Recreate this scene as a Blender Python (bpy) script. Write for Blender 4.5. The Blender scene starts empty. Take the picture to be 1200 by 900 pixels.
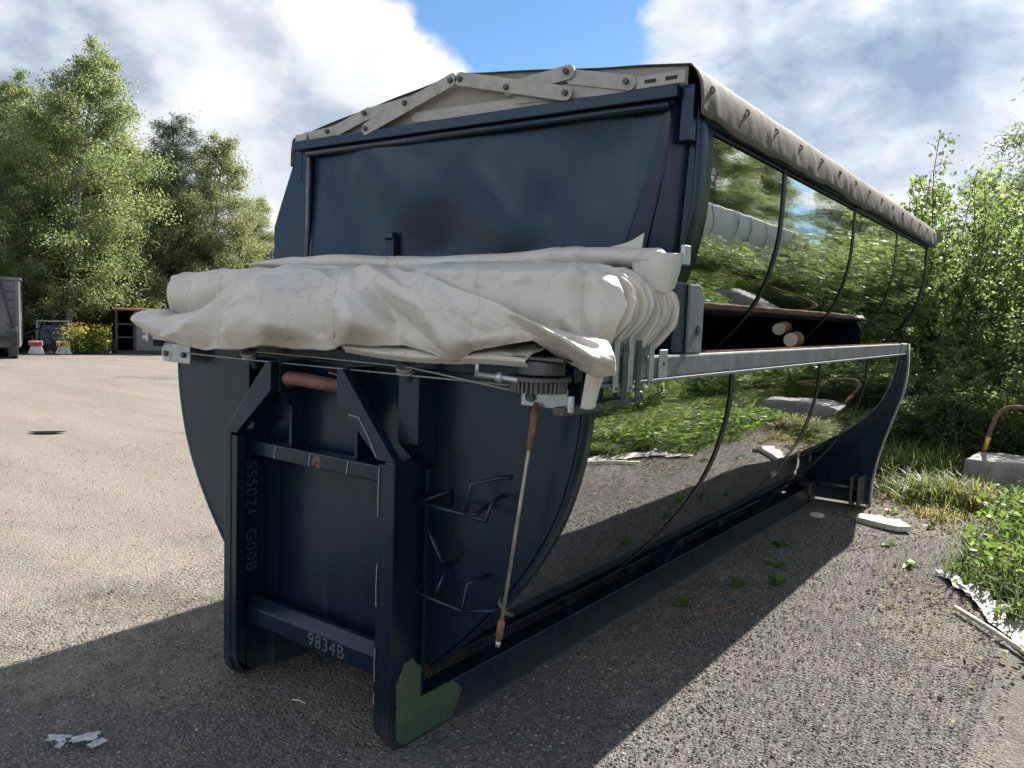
import bpy, bmesh, math, random
import numpy as np
from mathutils import Vector, Matrix, noise as mnoise

random.seed(7)
RNG = np.random.default_rng(11)
S = bpy.context.scene
COL = S.collection

# ------------------------------------------------------------------ camera
cam_d = bpy.data.cameras.new('camera')
cam = bpy.data.objects.new('camera', cam_d)
COL.objects.link(cam)
CR = Vector((0.80744439, 0.58878857, 0.03689958))
CU = Vector((-0.08207132, 0.05017005, 0.99536288))
CF = Vector((-0.58420704, 0.80672857, -0.08883218))
CP = Vector((2.7715, -2.2562, 1.8464))
cam.matrix_world = Matrix(((CR.x, CU.x, -CF.x, CP.x), (CR.y, CU.y, -CF.y, CP.y),
                           (CR.z, CU.z, -CF.z, CP.z), (0, 0, 0, 1)))
cam_d.sensor_fit = 'HORIZONTAL'
cam_d.sensor_width = 36.0
cam_d.lens = 924.97 / 1200 * 36.0
cam_d.clip_start = 0.05
cam_d.clip_end = 3000
S.camera = cam

# ------------------------------------------------------------------ view / light
S.view_settings.view_transform = 'Standard'
S.view_settings.look = 'None'
S.view_settings.exposure = 1.5
S.view_settings.gamma = 1.0
S.view_settings.use_curve_mapping = False

SUN_EL = math.radians(38)
SUN_AZ = math.radians(2.0)          # clockwise from +Y, i.e. a touch towards +X
sun_dir = Vector((math.sin(SUN_AZ) * math.cos(SUN_EL), math.cos(SUN_AZ) * math.cos(SUN_EL), math.sin(SUN_EL)))
sd = bpy.data.lights.new('sun', 'SUN')
sd.energy = 4.8
sd.angle = math.radians(0.55)
sd.color = (1.0, 0.94, 0.85)
so = bpy.data.objects.new('sun', sd)
so.rotation_euler = sun_dir.to_track_quat('Z', 'Y').to_euler()
so.location = (0, 20, 20)
COL.objects.link(so)


class NT:
    """tiny node-tree helper"""
    def __init__(self, tree):
        self.t = tree
        tree.nodes.clear()

    def n(self, typ, **kw):
        nd = self.t.nodes.new(typ)
        for k, v in kw.items():
            if k.startswith('i_'):
                key = k[2:]
                key = int(key) if key.isdigit() else key.replace('_', ' ')
                self.set(nd.inputs[key], v)
            else:
                setattr(nd, k, v)
        return nd

    def set(self, sock, v):
        if hasattr(v, 'is_linked'):
            self.t.links.new(v, sock)
        else:
            sock.default_value = v

    def math(self, op, a, b=0.0, c=None, clamp=False):
        nd = self.t.nodes.new('ShaderNodeMath')
        nd.operation = op
        nd.use_clamp = clamp
        self.set(nd.inputs[0], a)
        self.set(nd.inputs[1], b)
        if c is not None:
            self.set(nd.inputs[2], c)
        return nd.outputs[0]

    def vmath(self, op, a, b=None, scale=None):
        nd = self.t.nodes.new('ShaderNodeVectorMath')
        nd.operation = op
        self.set(nd.inputs[0], a)
        if b is not None:
            self.set(nd.inputs[1], b)
        if scale is not None:
            self.set(nd.inputs['Scale'], scale)
        return nd.outputs['Value'] if op in ('DOT_PRODUCT', 'LENGTH', 'DISTANCE') else nd.outputs[0]

    def mix(self, f, a, b):
        nd = self.t.nodes.new('ShaderNodeMix')
        nd.data_type = 'RGBA'
        self.set(nd.inputs[0], f)
        self.set(nd.inputs[6], a)
        self.set(nd.inputs[7], b)
        return nd.outputs[2]

    def ramp(self, f, stops, interp='LINEAR'):
        nd = self.t.nodes.new('ShaderNodeValToRGB')
        nd.color_ramp.interpolation = interp
        els = nd.color_ramp.elements
        while len(els) < len(stops):
            els.new(0.5)
        for e, (p, c) in zip(els, stops):
            e.position = p
            e.color = c if len(c) == 4 else (*c, 1)
        self.set(nd.inputs[0], f)
        return nd.outputs[0]

    def smooth(self, x, lo, hi):
        nd = self.t.nodes.new('ShaderNodeMapRange')
        nd.interpolation_type = 'SMOOTHSTEP'
        self.set(nd.inputs[0], x)
        nd.inputs[1].default_value = lo
        nd.inputs[2].default_value = hi
        return nd.outputs[0]

    def noise(self, vec, scale, detail=4, rough=0.5, dist=0.0):
        nd = self.t.nodes.new('ShaderNodeTexNoise')
        self.set(nd.inputs['Vector'], vec)
        nd.inputs['Scale'].default_value = scale
        nd.inputs['Detail'].default_value = detail
        nd.inputs['Roughness'].default_value = rough
        nd.inputs['Distortion'].default_value = dist
        return nd.outputs[0]


def build_world():
    w = bpy.data.worlds.new('World')
    S.world = w
    w.use_nodes = True
    N = NT(w.node_tree)
    tc = N.n('ShaderNodeTexCoord')
    d = N.vmath('NORMALIZE', tc.outputs['Generated'])
    sky = N.n('ShaderNodeTexSky', sky_type='NISHITA', sun_disc=False)
    sky.sun_elevation = SUN_EL
    sky.sun_rotation = SUN_AZ
    sky.altitude = 60
    sky.air_density = 1.0
    sky.dust_density = 0.2
    sky.ozone_density = 3.0
    skyc = N.vmath('SCALE', sky.outputs[0], scale=0.050)
    sep = N.n('ShaderNodeSeparateXYZ', i_0=d)
    comb = N.n('ShaderNodeCombineXYZ', i_0=sep.outputs[0], i_1=sep.outputs[1],
               i_2=N.math('MULTIPLY', sep.outputs[2], 1.6))
    p = comb.outputs[0]
    warp = N.n('ShaderNodeTexNoise', i_Vector=p, i_Scale=3.0, i_Detail=4.0)
    wv = N.vmath('SCALE', N.vmath('SUBTRACT', warp.outputs[1], (0.5, 0.5, 0.5)), scale=0.16)
    pw = N.vmath('ADD', p, wv)
    n1 = N.noise(pw, 2.9, 13, 0.55)
    # cumulus banks with the gap of blue between them
    bias = None
    for (dx, dy, dz), k, amp in (((-0.70, 0.66, 0.28), 14.0, 0.16), ((-0.90, 0.40, 0.24), 10.0, 0.12),
                                 ((-0.22, 0.93, 0.28), 12.0, 0.15), ((-0.555, 0.75, 0.36), 45.0, -0.30),
                                 ((-0.505, 0.805, 0.31), 160.0, -0.22), ((-0.40, 0.865, 0.31), 90.0, 0.16), ((-0.80, 0.59, 0.12), 120.0, -0.10)):
        v = Vector((dx, dy, dz)).normalized()
        dt = N.vmath('DOT_PRODUCT', d, tuple(v))
        g = N.math('MULTIPLY', N.math('EXPONENT', N.math('MULTIPLY', N.math('SUBTRACT', dt, 1.0), k)), amp)
        bias = g if bias is None else N.math('ADD', bias, g)
    dens = N.math('ADD', N.math('ADD', n1, bias), 0.0)
    cover = N.smooth(dens, 0.465, 0.555)
    thick = N.smooth(dens, 0.55, 0.88)
    # second sample shifted towards the sun: self shading of the clouds
    n2 = N.noise(N.vmath('ADD', pw, (0.02, 0.03, 0.11)), 2.9, 9, 0.55)
    lit = N.smooth(N.math('SUBTRACT', n1, n2), -0.10, 0.11)
    n3 = N.noise(pw, 7.0, 6, 0.55)
    tone = N.math('ADD', N.math('MULTIPLY', lit, 0.52), N.math('MULTIPLY', N.math('SUBTRACT', 1.0, thick), 0.46))
    tone = N.math('ADD', tone, N.math('MULTIPLY', N.math('SUBTRACT', n3, 0.5), 0.55))
    sdot = N.math('MAXIMUM', N.vmath('DOT_PRODUCT', d, tuple(sun_dir)), 0.0)
    # thick cloud seen against the light is darker, its thin rims brighter
    back = N.math('POWER', sdot, 5.0)
    tone = N.math('SUBTRACT', tone, N.math('MULTIPLY', N.math('MULTIPLY', thick, N.math('ADD', back, 0.12)), 0.50))
    cloud = N.ramp(tone, [(0.06, (0.115, 0.150, 0.210)), (0.30, (0.190, 0.225, 0.275)),
                          (0.52, (0.305, 0.325, 0.355)), (0.86, (0.42, 0.42, 0.42))])
    silver = N.math('ADD', 0.92, N.math('MULTIPLY', N.math('POWER', sdot, 9.0), 0.45))
    # clouds on the far side from the sun are lit from the front and so brighter
    front = N.smooth(N.vmath('DOT_PRODUCT', d, tuple(-sun_dir)), -0.35, 0.75)
    silver = N.math('ADD', silver, N.math('MULTIPLY', front, 1.25))
    cloud = N.vmath('SCALE', cloud, scale=silver)
    skyc = N.vmath('MULTIPLY', skyc, (0.72, 0.92, 1.05))
    col = N.mix(cover, skyc, cloud)
    bg = N.n('ShaderNodeBackground', i_Color=col, i_Strength=1.0)
    out = N.n('ShaderNodeOutputWorld')
    w.node_tree.links.new(bg.outputs[0], out.inputs[0])


build_world()

# ------------------------------------------------------------------ materials
def material(name):
    m = bpy.data.materials.new(name)
    m.use_nodes = True
    return m, NT(m.node_tree)


def finish(N, bsdf):
    o = N.n('ShaderNodeOutputMaterial')
    N.t.links.new(bsdf.outputs[0], o.inputs[0])


def bump(N, h, strength, dist):
    b = N.n('ShaderNodeBump', i_Strength=strength, i_Distance=dist)
    N.set(b.inputs['Height'], h)
    return b.outputs[0]


def simple(name, col, rough=0.5, metal=0.0, var=0.25, scale=8.0, bmp=0.15, bscale=60.0, spec=0.5, dirt=None):
    m, N = material(name)
    tc = N.n('ShaderNodeTexCoord').outputs['Object']
    n = N.noise(tc, scale, 6, 0.6)
    c1 = tuple(c * (1 - var) for c in col)
    c2 = tuple(min(1, c * (1 + var)) for c in col)
    c = N.ramp(n, [(0.3, c1), (0.7, c2)])
    if dirt:
        nd = N.noise(tc, scale * 0.6 + 1, 9, 0.7, 0.6)
        c = N.mix(N.math('MULTIPLY', N.smooth(nd, 0.52, 0.70), dirt[1]), c, (*dirt[0], 1))
    r = N.math('ADD', rough - 0.08, N.math('MULTIPLY', N.noise(tc, scale * 2.3, 5, 0.6), 0.16))
    nb = bump(N, N.noise(tc, bscale, 4, 0.6), bmp, 0.01)
    b = N.n('ShaderNodeBsdfPrincipled', i_Metallic=metal)
    N.set(b.inputs['Base Color'], c)
    N.set(b.inputs['Roughness'], r)
    b.inputs['Specular IOR Level'].default_value = spec
    N.set(b.inputs['Normal'], nb)
    finish(N, b)
    return m


M = {}


def mat_paint():
    # dark blue-black satin steel paint: orange peel, scuffs, faint run-off dust and shallow dents
    m, N = material('navy_paint')
    tc = N.n('ShaderNodeTexCoord').outputs['Object']
    big = N.noise(tc, 1.7, 3, 0.5)
    streak = N.n('ShaderNodeMapping', i_Vector=tc, i_Scale=(9.0, 9.0, 0.8))
    st = N.noise(streak.outputs[0], 1.5, 7, 0.65)
    base = N.mix(big, (0.0022, 0.0080, 0.0195, 1), (0.0045, 0.0120, 0.0250, 1))
    dust = N.math('MULTIPLY', N.smooth(st, 0.54, 0.80), 0.22)
    base = N.mix(dust, base, (0.040, 0.050, 0.060, 1))
    sc = N.noise(tc, 26, 8, 0.75, 1.2)
    base = N.mix(N.math('MULTIPLY', N.smooth(sc, 0.66, 0.70), 0.45), base, (0.13, 0.12, 0.11, 1))
    # chips through to rusty steel, clustered
    chip = N.math('MULTIPLY', N.smooth(N.noise(tc, 55, 4, 0.6), 0.66, 0.69), N.smooth(N.noise(tc, 3.1, 3, 0.5), 0.50, 0.62))
    base = N.mix(N.math('MULTIPLY', chip, 0.8), base, (0.11, 0.060, 0.035, 1))
    # road dirt thrown up on the lowest part
    zz = N.n('ShaderNodeSeparateXYZ', i_0=N.n('ShaderNodeNewGeometry').outputs['Position']).outputs[2]
    spl = N.math('MULTIPLY', N.smooth(N.math('ADD', zz, N.math('MULTIPLY', N.noise(tc, 7, 6, 0.7), 0.35)), 0.42, 0.16), 0.40)
    base = N.mix(spl, base, (0.075, 0.068, 0.058, 1))
    rough = N.math('ADD', N.math('ADD', 0.19, N.math('MULTIPLY', st, 0.20)), N.math('MULTIPLY', spl, 0.5))
    h = N.math('ADD', N.math('MULTIPLY', N.noise(tc, 2.6, 2, 0.4), 1.0), N.math('MULTIPLY', N.noise(tc, 240, 2, 0.5), 0.012))
    b = N.n('ShaderNodeBsdfPrincipled')
    N.set(b.inputs['Base Color'], base)
    N.set(b.inputs['Roughness'], rough)
    b.inputs['Specular IOR Level'].default_value = 0.5
    b.inputs['Specular Tint'].default_value = (0.66, 0.85, 1.0, 1.0)  # bluish tint painted in for the haze of lens flare
    N.set(b.inputs['Normal'], bump(N, h, 0.13, 0.06))
    finish(N, b)
    return m


def mat_mirror():
    # polished dark sheet: clear reflections, wavy sheet, streaks of dust
    m, N = material('polished_sheet')
    tc = N.n('ShaderNodeTexCoord').outputs['Object']
    mp = N.n('ShaderNodeMapping', i_Vector=tc, i_Scale=(1, 0.8, 1.7))
    wav = N.noise(mp.outputs[0], 2.2, 2, 0.45, 0.4)
    fine = N.noise(tc, 34, 2, 0.5)
    h = N.math('ADD', wav, N.math('MULTIPLY', fine, 0.012))
    st = N.n('ShaderNodeMapping', i_Vector=tc, i_Scale=(3, 3, 0.6))
    s = N.noise(st.outputs[0], 4.0, 7, 0.7)
    rough = N.math('ADD', 0.022, N.math('MULTIPLY', N.smooth(s, 0.45, 0.8), 0.07))
    b = N.n('ShaderNodeBsdfPrincipled', i_Metallic=1.0)
    N.set(b.inputs['Base Color'], N.mix(N.smooth(s, 0.5, 0.85), (0.65, 0.67, 0.68, 1), (0.55, 0.55, 0.54, 1)))
    N.set(b.inputs['Roughness'], rough)
    N.set(b.inputs['Normal'], bump(N, h, 0.055, 0.035))
    finish(N, b)
    return m


def mat_tarp(name, col, dirt_amt=0.5, rough=0.36, spec=0.5):
    m, N = material(name)
    tc = N.n('ShaderNodeTexCoord').outputs['Object']
    n = N.noise(tc, 2.2, 6, 0.6)
    c = N.ramp(n, [(0.3, tuple(x * 0.90 for x in col)), (0.7, tuple(min(1, x * 1.05) for x in col))])
    st = N.n('ShaderNodeMapping', i_Vector=tc, i_Scale=(6, 6, 1.2))
    s = N.noise(st.outputs[0], 2.4, 8, 0.68, 0.5)
    c = N.mix(N.math('MULTIPLY', N.smooth(s, 0.50, 0.78), dirt_amt), c, (col[0] * 0.58, col[1] * 0.56, col[2] * 0.50, 1))
    sp = N.noise(tc, 30, 3, 0.5)
    c = N.mix(N.math('MULTIPLY', N.smooth(sp, 0.70, 0.76), 0.5), c, (0.12, 0.11, 0.09, 1))
    h = N.math('ADD', N.noise(tc, 9, 5, 0.55), N.math('MULTIPLY', N.noise(tc, 420, 2, 0.5), 0.03))
    b = N.n('ShaderNodeBsdfPrincipled')
    N.set(b.inputs['Base Color'], c)
    N.set(b.inputs['Roughness'], N.math('ADD', rough, N.math('MULTIPLY', s, 0.22)))
    b.inputs['Specular IOR Level'].default_value = spec
    N.set(b.inputs['Normal'], bump(N, h, 0.22, 0.02))
    tr = N.n('ShaderNodeBsdfTranslucent')
    N.set(tr.inputs[0], c)
    mx = N.n('ShaderNodeMixShader', i_0=0.08)
    N.t.links.new(b.outputs[0], mx.inputs[1])
    N.t.links.new(tr.outputs[0], mx.inputs[2])
    finish(N, mx)
    return m


def mat_leaf(name, cols, trans=0.45, rough=0.45, spec=0.35):
    m, N = material(name)
    at = N.n('ShaderNodeAttribute', attribute_name='tint').outputs['Fac']
    k = len(cols)
    c = N.ramp(at, [(i / (k - 1), cc) for i, cc in enumerate(cols)])
    b = N.n('ShaderNodeBsdfPrincipled')
    N.set(b.inputs['Base Color'], c)
    b.inputs['Roughness'].default_value = rough
    b.inputs['Specular IOR Level'].default_value = spec
    t = N.n('ShaderNodeBsdfTranslucent')
    hs = N.n('ShaderNodeHueSaturation', i_Hue=0.497, i_Saturation=0.98, i_Value=1.8)
    N.set(hs.inputs['Color'], c)
    N.set(t.inputs[0], hs.outputs[0])
    mx = N.n('ShaderNodeMixShader', i_0=trans)
    N.t.links.new(b.outputs[0], mx.inputs[1])
    N.t.links.new(t.outputs[0], mx.inputs[2])
    finish(N, mx)
    return m


def mat_bark_birch():
    m, N = material('birch_bark')
    tc = N.n('ShaderNodeTexCoord').outputs['Object']
    mp = N.n('ShaderNodeMapping', i_Vector=tc, i_Scale=(2, 2, 7))
    s = N.noise(mp.outputs[0], 2.0, 6, 0.65)
    c = N.ramp(s, [(0.40, (0.05, 0.045, 0.04)), (0.52, (0.42, 0.41, 0.38)), (0.8, (0.58, 0.56, 0.53))])
    b = N.n('ShaderNodeBsdfPrincipled', i_Roughness=0.8)
    N.set(b.inputs['Base Color'], c)
    finish(N, b)
    return m


def mat_ground():
    m, N = material('gravel_yard')
    P = N.n('ShaderNodeNewGeometry').outputs['Position']
    sx = N.n('ShaderNodeSeparateXYZ', i_0=P)
    big = N.noise(P, 0.16, 5, 0.55)
    med = N.noise(P, 1.1, 7, 0.62)
    fin = N.noise(P, 9.0, 6, 0.65)
    vor = N.n('ShaderNodeTexVoronoi', i_Vector=P, i_Scale=62.0)
    vor2 = N.n('ShaderNodeTexVoronoi', i_Vector=P, i_Scale=115.0)
    # compacted stone dust with patches of darker, coarser chippings
    trk = N.n('ShaderNodeMapping', i_Vector=P, i_Rotation=(0, 0, 0.5), i_Scale=(0.22, 1.5, 1.0))
    tracks = N.noise(trk.outputs[0], 1.0, 6, 0.6)
    big = N.math('ADD', N.math('MULTIPLY', big, 0.40), N.math('MULTIPLY', N.smooth(tracks, 0.34, 0.64), 0.60))
    dustc = N.mix(big, (0.150, 0.128, 0.105, 1), (0.275, 0.236, 0.196, 1))
    dark = N.mix(fin, (0.050, 0.046, 0.042, 1), (0.100, 0.092, 0.083, 1))
    patch = N.math('ADD', N.math('MULTIPLY', med, 0.55), N.math('MULTIPLY', fin, 0.22))
    # ground nearer the weedy edge (large x) is darker, loose chippings plus the containers' shade put into its colour; the open yard is paler
    xs = N.math('ADD', sx.outputs[0], N.math('MULTIPLY', N.math('SUBTRACT', med, 0.5), 2.2))
    edge = N.smooth(xs, -4.5, 0.2)
    thr = N.math('ADD', patch, N.math('MULTIPLY', edge, 0.25))
    c = N.mix(N.smooth(thr, 0.46, 0.66), dustc, dark)
    # single stones
    st = N.ramp(vor.outputs['Color'], [(0.0, (0.025, 0.024, 0.023)), (0.40, (0.10, 0.094, 0.086)), (0.75, (0.24, 0.226, 0.204)), (1.0, (0.58, 0.56, 0.52))])
    c = N.mix(N.math('MULTIPLY', N.smooth(vor.outputs['Distance'], 0.60, 0.30), 0.62), c, st)
    st2 = N.ramp(vor2.outputs['Color'], [(0.0, (0.04, 0.037, 0.034)), (1.0, (0.33, 0.31, 0.275))])
    c = N.mix(0.36, c, st2)
    # fallen leaf litter and soil by the bushes
    ys = N.math('ADD', sx.outputs[1], N.math('MULTIPLY', N.math('SUBTRACT', med, 0.5), 3.0))
    soil = N.math('MAXIMUM', N.math('MULTIPLY', N.smooth(ys, 5.6, 8.2), N.smooth(xs, -3.0, 0.5)), N.smooth(xs, 2.5, 3.2))
    litter = N.mix(N.smooth(fin, 0.40, 0.62), (0.050, 0.040, 0.028, 1), (0.150, 0.115, 0.070, 1))
    c = N.mix(N.math('MULTIPLY', soil, 0.85), c, litter)
    # far beyond the yard: grass
    dd = N.vmath('LENGTH', P)
    c = N.mix(N.smooth(dd, 40, 55), c, (0.05, 0.065, 0.025, 1))
    # damp hollows
    damp = N.smooth(N.noise(P, 0.55, 6, 0.62), 0.58, 0.70)
    c = N.mix(N.math('MULTIPLY', damp, 0.35), c, (0.05, 0.045, 0.04, 1))
    h = N.math('ADD', N.math('MULTIPLY', N.math('SUBTRACT', 0.6, vor.outputs['Distance']), 0.55),
               N.math('MULTIPLY', N.math('SUBTRACT', 0.6, vor2.outputs['Distance']), 0.25))
    h = N.math('ADD', h, N.math('MULTIPLY', fin, 0.45))
    h = N.math('ADD', h, N.math('MULTIPLY', med, 0.5))
    b = N.n('ShaderNodeBsdfPrincipled', i_Roughness=0.92)
    b.inputs['Specular IOR Level'].default_value = 0.2
    N.set(b.inputs['Base Color'], c)
    N.set(b.inputs['Normal'], bump(N, h, 1.0, 0.014))
    finish(N, b)
    return m


M['paint'] = mat_paint()
M['mirror'] = mat_mirror()
M['tarp'] = mat_tarp('grey_tarpaulin', (0.555, 0.51, 0.445), 0.75)
M['rooftarp'] = mat_tarp('roof_tarpaulin', (0.15, 0.132, 0.110), 0.6, 0.72, 0.15)
M['endtarp'] = mat_tarp('roof_end_canvas', (0.30, 0.27, 0.23), 0.7, 0.6, 0.2)
M['link'] = simple('painted_link', (0.33, 0.305, 0.27), 0.55, 0, 0.15, 14, 0.1, dirt=((0.17, 0.13, 0.09), 0.5))
M['bolt'] = simple('rusty_bolt', (0.16, 0.10, 0.07), 0.7, 0.3, 0.3, 30)
M['galv'] = simple('galvanised', (0.42, 0.43, 0.44), 0.45, 0.85, 0.18, 18, 0.1, dirt=((0.20, 0.17, 0.13), 0.5))
M['rail'] = simple('worn_rail', (0.17, 0.175, 0.18), 0.68, 0.05, 0.25, 7, 0.15, spec=0.15, dirt=((0.16, 0.105, 0.07), 0.75))
M['steel'] = simple('dark_steel', (0.09, 0.09, 0.095), 0.5, 0.7, 0.25, 15, 0.2, dirt=((0.12, 0.07, 0.04), 0.5))
M['rust'] = simple('rust', (0.17, 0.085, 0.050), 0.85, 0.1, 0.45, 22, 0.6, 90)
M['rusthook'] = simple('worn_rusty_hook', (0.165, 0.080, 0.055), 0.6, 0.35, 0.4, 16, 0.4, 70, dirt=((0.05, 0.05, 0.06), 0.7))
M['rod'] = simple('bare_rod', (0.32, 0.28, 0.23), 0.5, 0.6, 0.3, 12, 0.2, dirt=((0.19, 0.11, 0.06), 0.7))
M['green'] = simple('green_primer', (0.050, 0.092, 0.050), 0.6, 0, 0.22, 9, 0.2, dirt=((0.10, 0.10, 0.075), 0.7))
M['rubber'] = simple('black_rubber', (0.016, 0.016, 0.017), 0.75, 0, 0.2, 20)
M['seam'] = simple('dark_seam', (0.018, 0.019, 0.020), 0.5, 0, 0.2, 20)
M['scuff'] = simple('paint_scuff', (0.24, 0.235, 0.225), 0.7, 0.0, 0.3, 60, 0.2)
M['weld'] = simple('welded_letters', (0.045, 0.060, 0.085), 0.45, 0.2, 0.2, 30)
M['cable'] = simple('wire_cable', (0.30, 0.29, 0.27), 0.5, 0.7, 0.2, 60)
M['wood'] = simple('weathered_wood', (0.20, 0.115, 0.065), 0.9, 0, 0.35, 6, 0.4, 30, spec=0.05)
M['cutwood'] = simple('pale_cut_wood', (0.60, 0.53, 0.42), 0.7, 0, 0.15, 12, 0.2)
M['stone'] = simple('broken_pale_stone', (0.50, 0.47, 0.42), 0.8, 0, 0.2, 9, 0.5, 25, dirt=((0.22, 0.20, 0.16), 0.5))
M['concrete'] = simple('concrete_block', (0.25, 0.24, 0.225), 0.9, 0, 0.3, 6, 0.6, 25, dirt=((0.10, 0.10, 0.08), 0.6))
M['plastic'] = simple('plastic_sheet', (0.30, 0.29, 0.27), 0.6, 0, 0.35, 8, 0.4, 18, dirt=((0.22, 0.20, 0.16), 0.6))
M['paper'] = simple('wet_paper', (0.42, 0.45, 0.46), 0.8, 0, 0.35, 20, 0.3, 40)
M['barkbrown'] = simple('brown_bark', (0.085, 0.062, 0.045), 0.9, 0, 0.35, 5, 0.8, 18)
M['pinebark'] = simple('pine_bark', (0.18, 0.095, 0.055), 0.9, 0, 0.35, 5, 0.8, 18)
M['birchbark'] = mat_bark_birch()
M['ground'] = mat_ground()
M['pebble'] = mat_leaf('loose_stones', [(0.050, 0.047, 0.043), (0.10, 0.093, 0.084), (0.19, 0.178, 0.160), (0.46, 0.44, 0.40)], 0.0, 0.85, 0.2)
M['litter'] = mat_leaf('leaf_litter', [(0.055, 0.038, 0.022), (0.14, 0.085, 0.04), (0.24, 0.16, 0.07), (0.30, 0.25, 0.15)], 0.2, 0.8, 0.2)
M['birchleaf'] = mat_leaf('birch_leaves', [(0.085, 0.122, 0.050), (0.120, 0.162, 0.066), (0.162, 0.198, 0.082), (0.23, 0.24, 0.095), (0.40, 0.29, 0.07)], 0.60, 0.55, 0.25)
M['palebirchleaf'] = mat_leaf('pale_birch_leaves', [(0.11, 0.135, 0.060), (0.155, 0.18, 0.078), (0.20, 0.215, 0.095), (0.27, 0.26, 0.11)], 0.52, 0.55, 0.25)
M['needle'] = mat_leaf('pine_needles', [(0.024, 0.042, 0.022), (0.040, 0.064, 0.032), (0.062, 0.086, 0.042)], 0.2, 0.6, 0.25)
M['bushleaf'] = mat_leaf('bush_leaves', [(0.070, 0.115, 0.034), (0.115, 0.170, 0.050), (0.165, 0.215, 0.066), (0.23, 0.26, 0.09)], 0.60, 0.42, 0.35)
M['willowleaf'] = mat_leaf('willow_leaves', [(0.065, 0.090, 0.045), (0.105, 0.135, 0.065), (0.15, 0.175, 0.09), (0.20, 0.215, 0.13)], 0.5, 0.38, 0.45)
M['sprigleaf'] = mat_leaf('sapling_leaves', [(0.040, 0.070, 0.018), (0.075, 0.115, 0.028), (0.13, 0.16, 0.04), (0.25, 0.22, 0.05)], 0.45)
M['weedleaf'] = mat_leaf('weed_leaves', [(0.040, 0.085, 0.016), (0.075, 0.14, 0.022), (0.12, 0.19, 0.03), (0.17, 0.21, 0.045)], 0.5, 0.5, 0.25)
M['grass'] = mat_leaf('grass_blades', [(0.055, 0.095, 0.022), (0.095, 0.14, 0.034), (0.15, 0.18, 0.05), (0.24, 0.24, 0.08)], 0.45, 0.55, 0.2)
M['drygrass'] = mat_leaf('yellowing_grass', [(0.06, 0.095, 0.02), (0.12, 0.15, 0.035), (0.22, 0.20, 0.05), (0.32, 0.26, 0.09)], 0.45, 0.5)
M['goldenrod'] = mat_leaf('goldenrod', [(0.08, 0.12, 0.03), (0.16, 0.20, 0.04), (0.30, 0.28, 0.05), (0.40, 0.32, 0.04)], 0.35, 0.6)
M['greypaint'] = simple('grey_container_paint', (0.13, 0.135, 0.145), 0.55, 0, 0.15, 3, 0.2, dirt=((0.15, 0.12, 0.09), 0.5))
M['blackpaint'] = simple('black_paint', (0.02, 0.02, 0.022), 0.5, 0, 0.3, 6)
M['darkinside'] = simple('rusty_inside', (0.045, 0.036, 0.032), 0.85, 0, 0.4, 3)
M['whitepaint'] = simple('white_paint', (0.70, 0.70, 0.69), 0.45, 0, 0.06, 3, 0.1, dirt=((0.40, 0.38, 0.34), 0.4))
M['red'] = simple('red_reflector', (0.50, 0.035, 0.02), 0.35, 0, 0.1, 10)
M['yellow'] = simple('yellow_reflector', (0.65, 0.40, 0.03), 0.4, 0, 0.1, 10)
M['blue'] = simple('dark_blue_plastic', (0.02, 0.035, 0.11), 0.4, 0, 0.2, 6)
M['chalk'] = simple('grey_chalk', (0.075, 0.080, 0.085), 0.8, 0, 0.3, 90)
M['water'] = simple('puddle_water', (0.035, 0.030, 0.024), 0.08, 0, 0.1, 4, 0.02)

# ------------------------------------------------------------------ mesh helpers
def link(name, me, mat=None, parent=None):
    o = bpy.data.objects.new(name, me)
    COL.objects.link(o)
    if mat is not None and me is not None and len(me.materials) == 0:
        me.materials.append(M[mat] if isinstance(mat, str) else mat)
    if parent is not None:
        o.parent = parent
    return o


def thing(name, label, cat, loc=(0, 0, 0), rz=0.0, group=None):
    o = bpy.data.objects.new(name, None)
    o.empty_display_size = 0.2
    COL.objects.link(o)
    o.location = loc
    o.rotation_euler = (0, 0, rz)
    return tag(o, label, cat, group)


def tag(o, label=None, cat=None, group=None, kind=None):
    if label:
        o['label'] = label
    if cat:
        o['category'] = cat
    if group:
        o['group'] = group
    if kind:
        o['kind'] = kind
    return o


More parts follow.
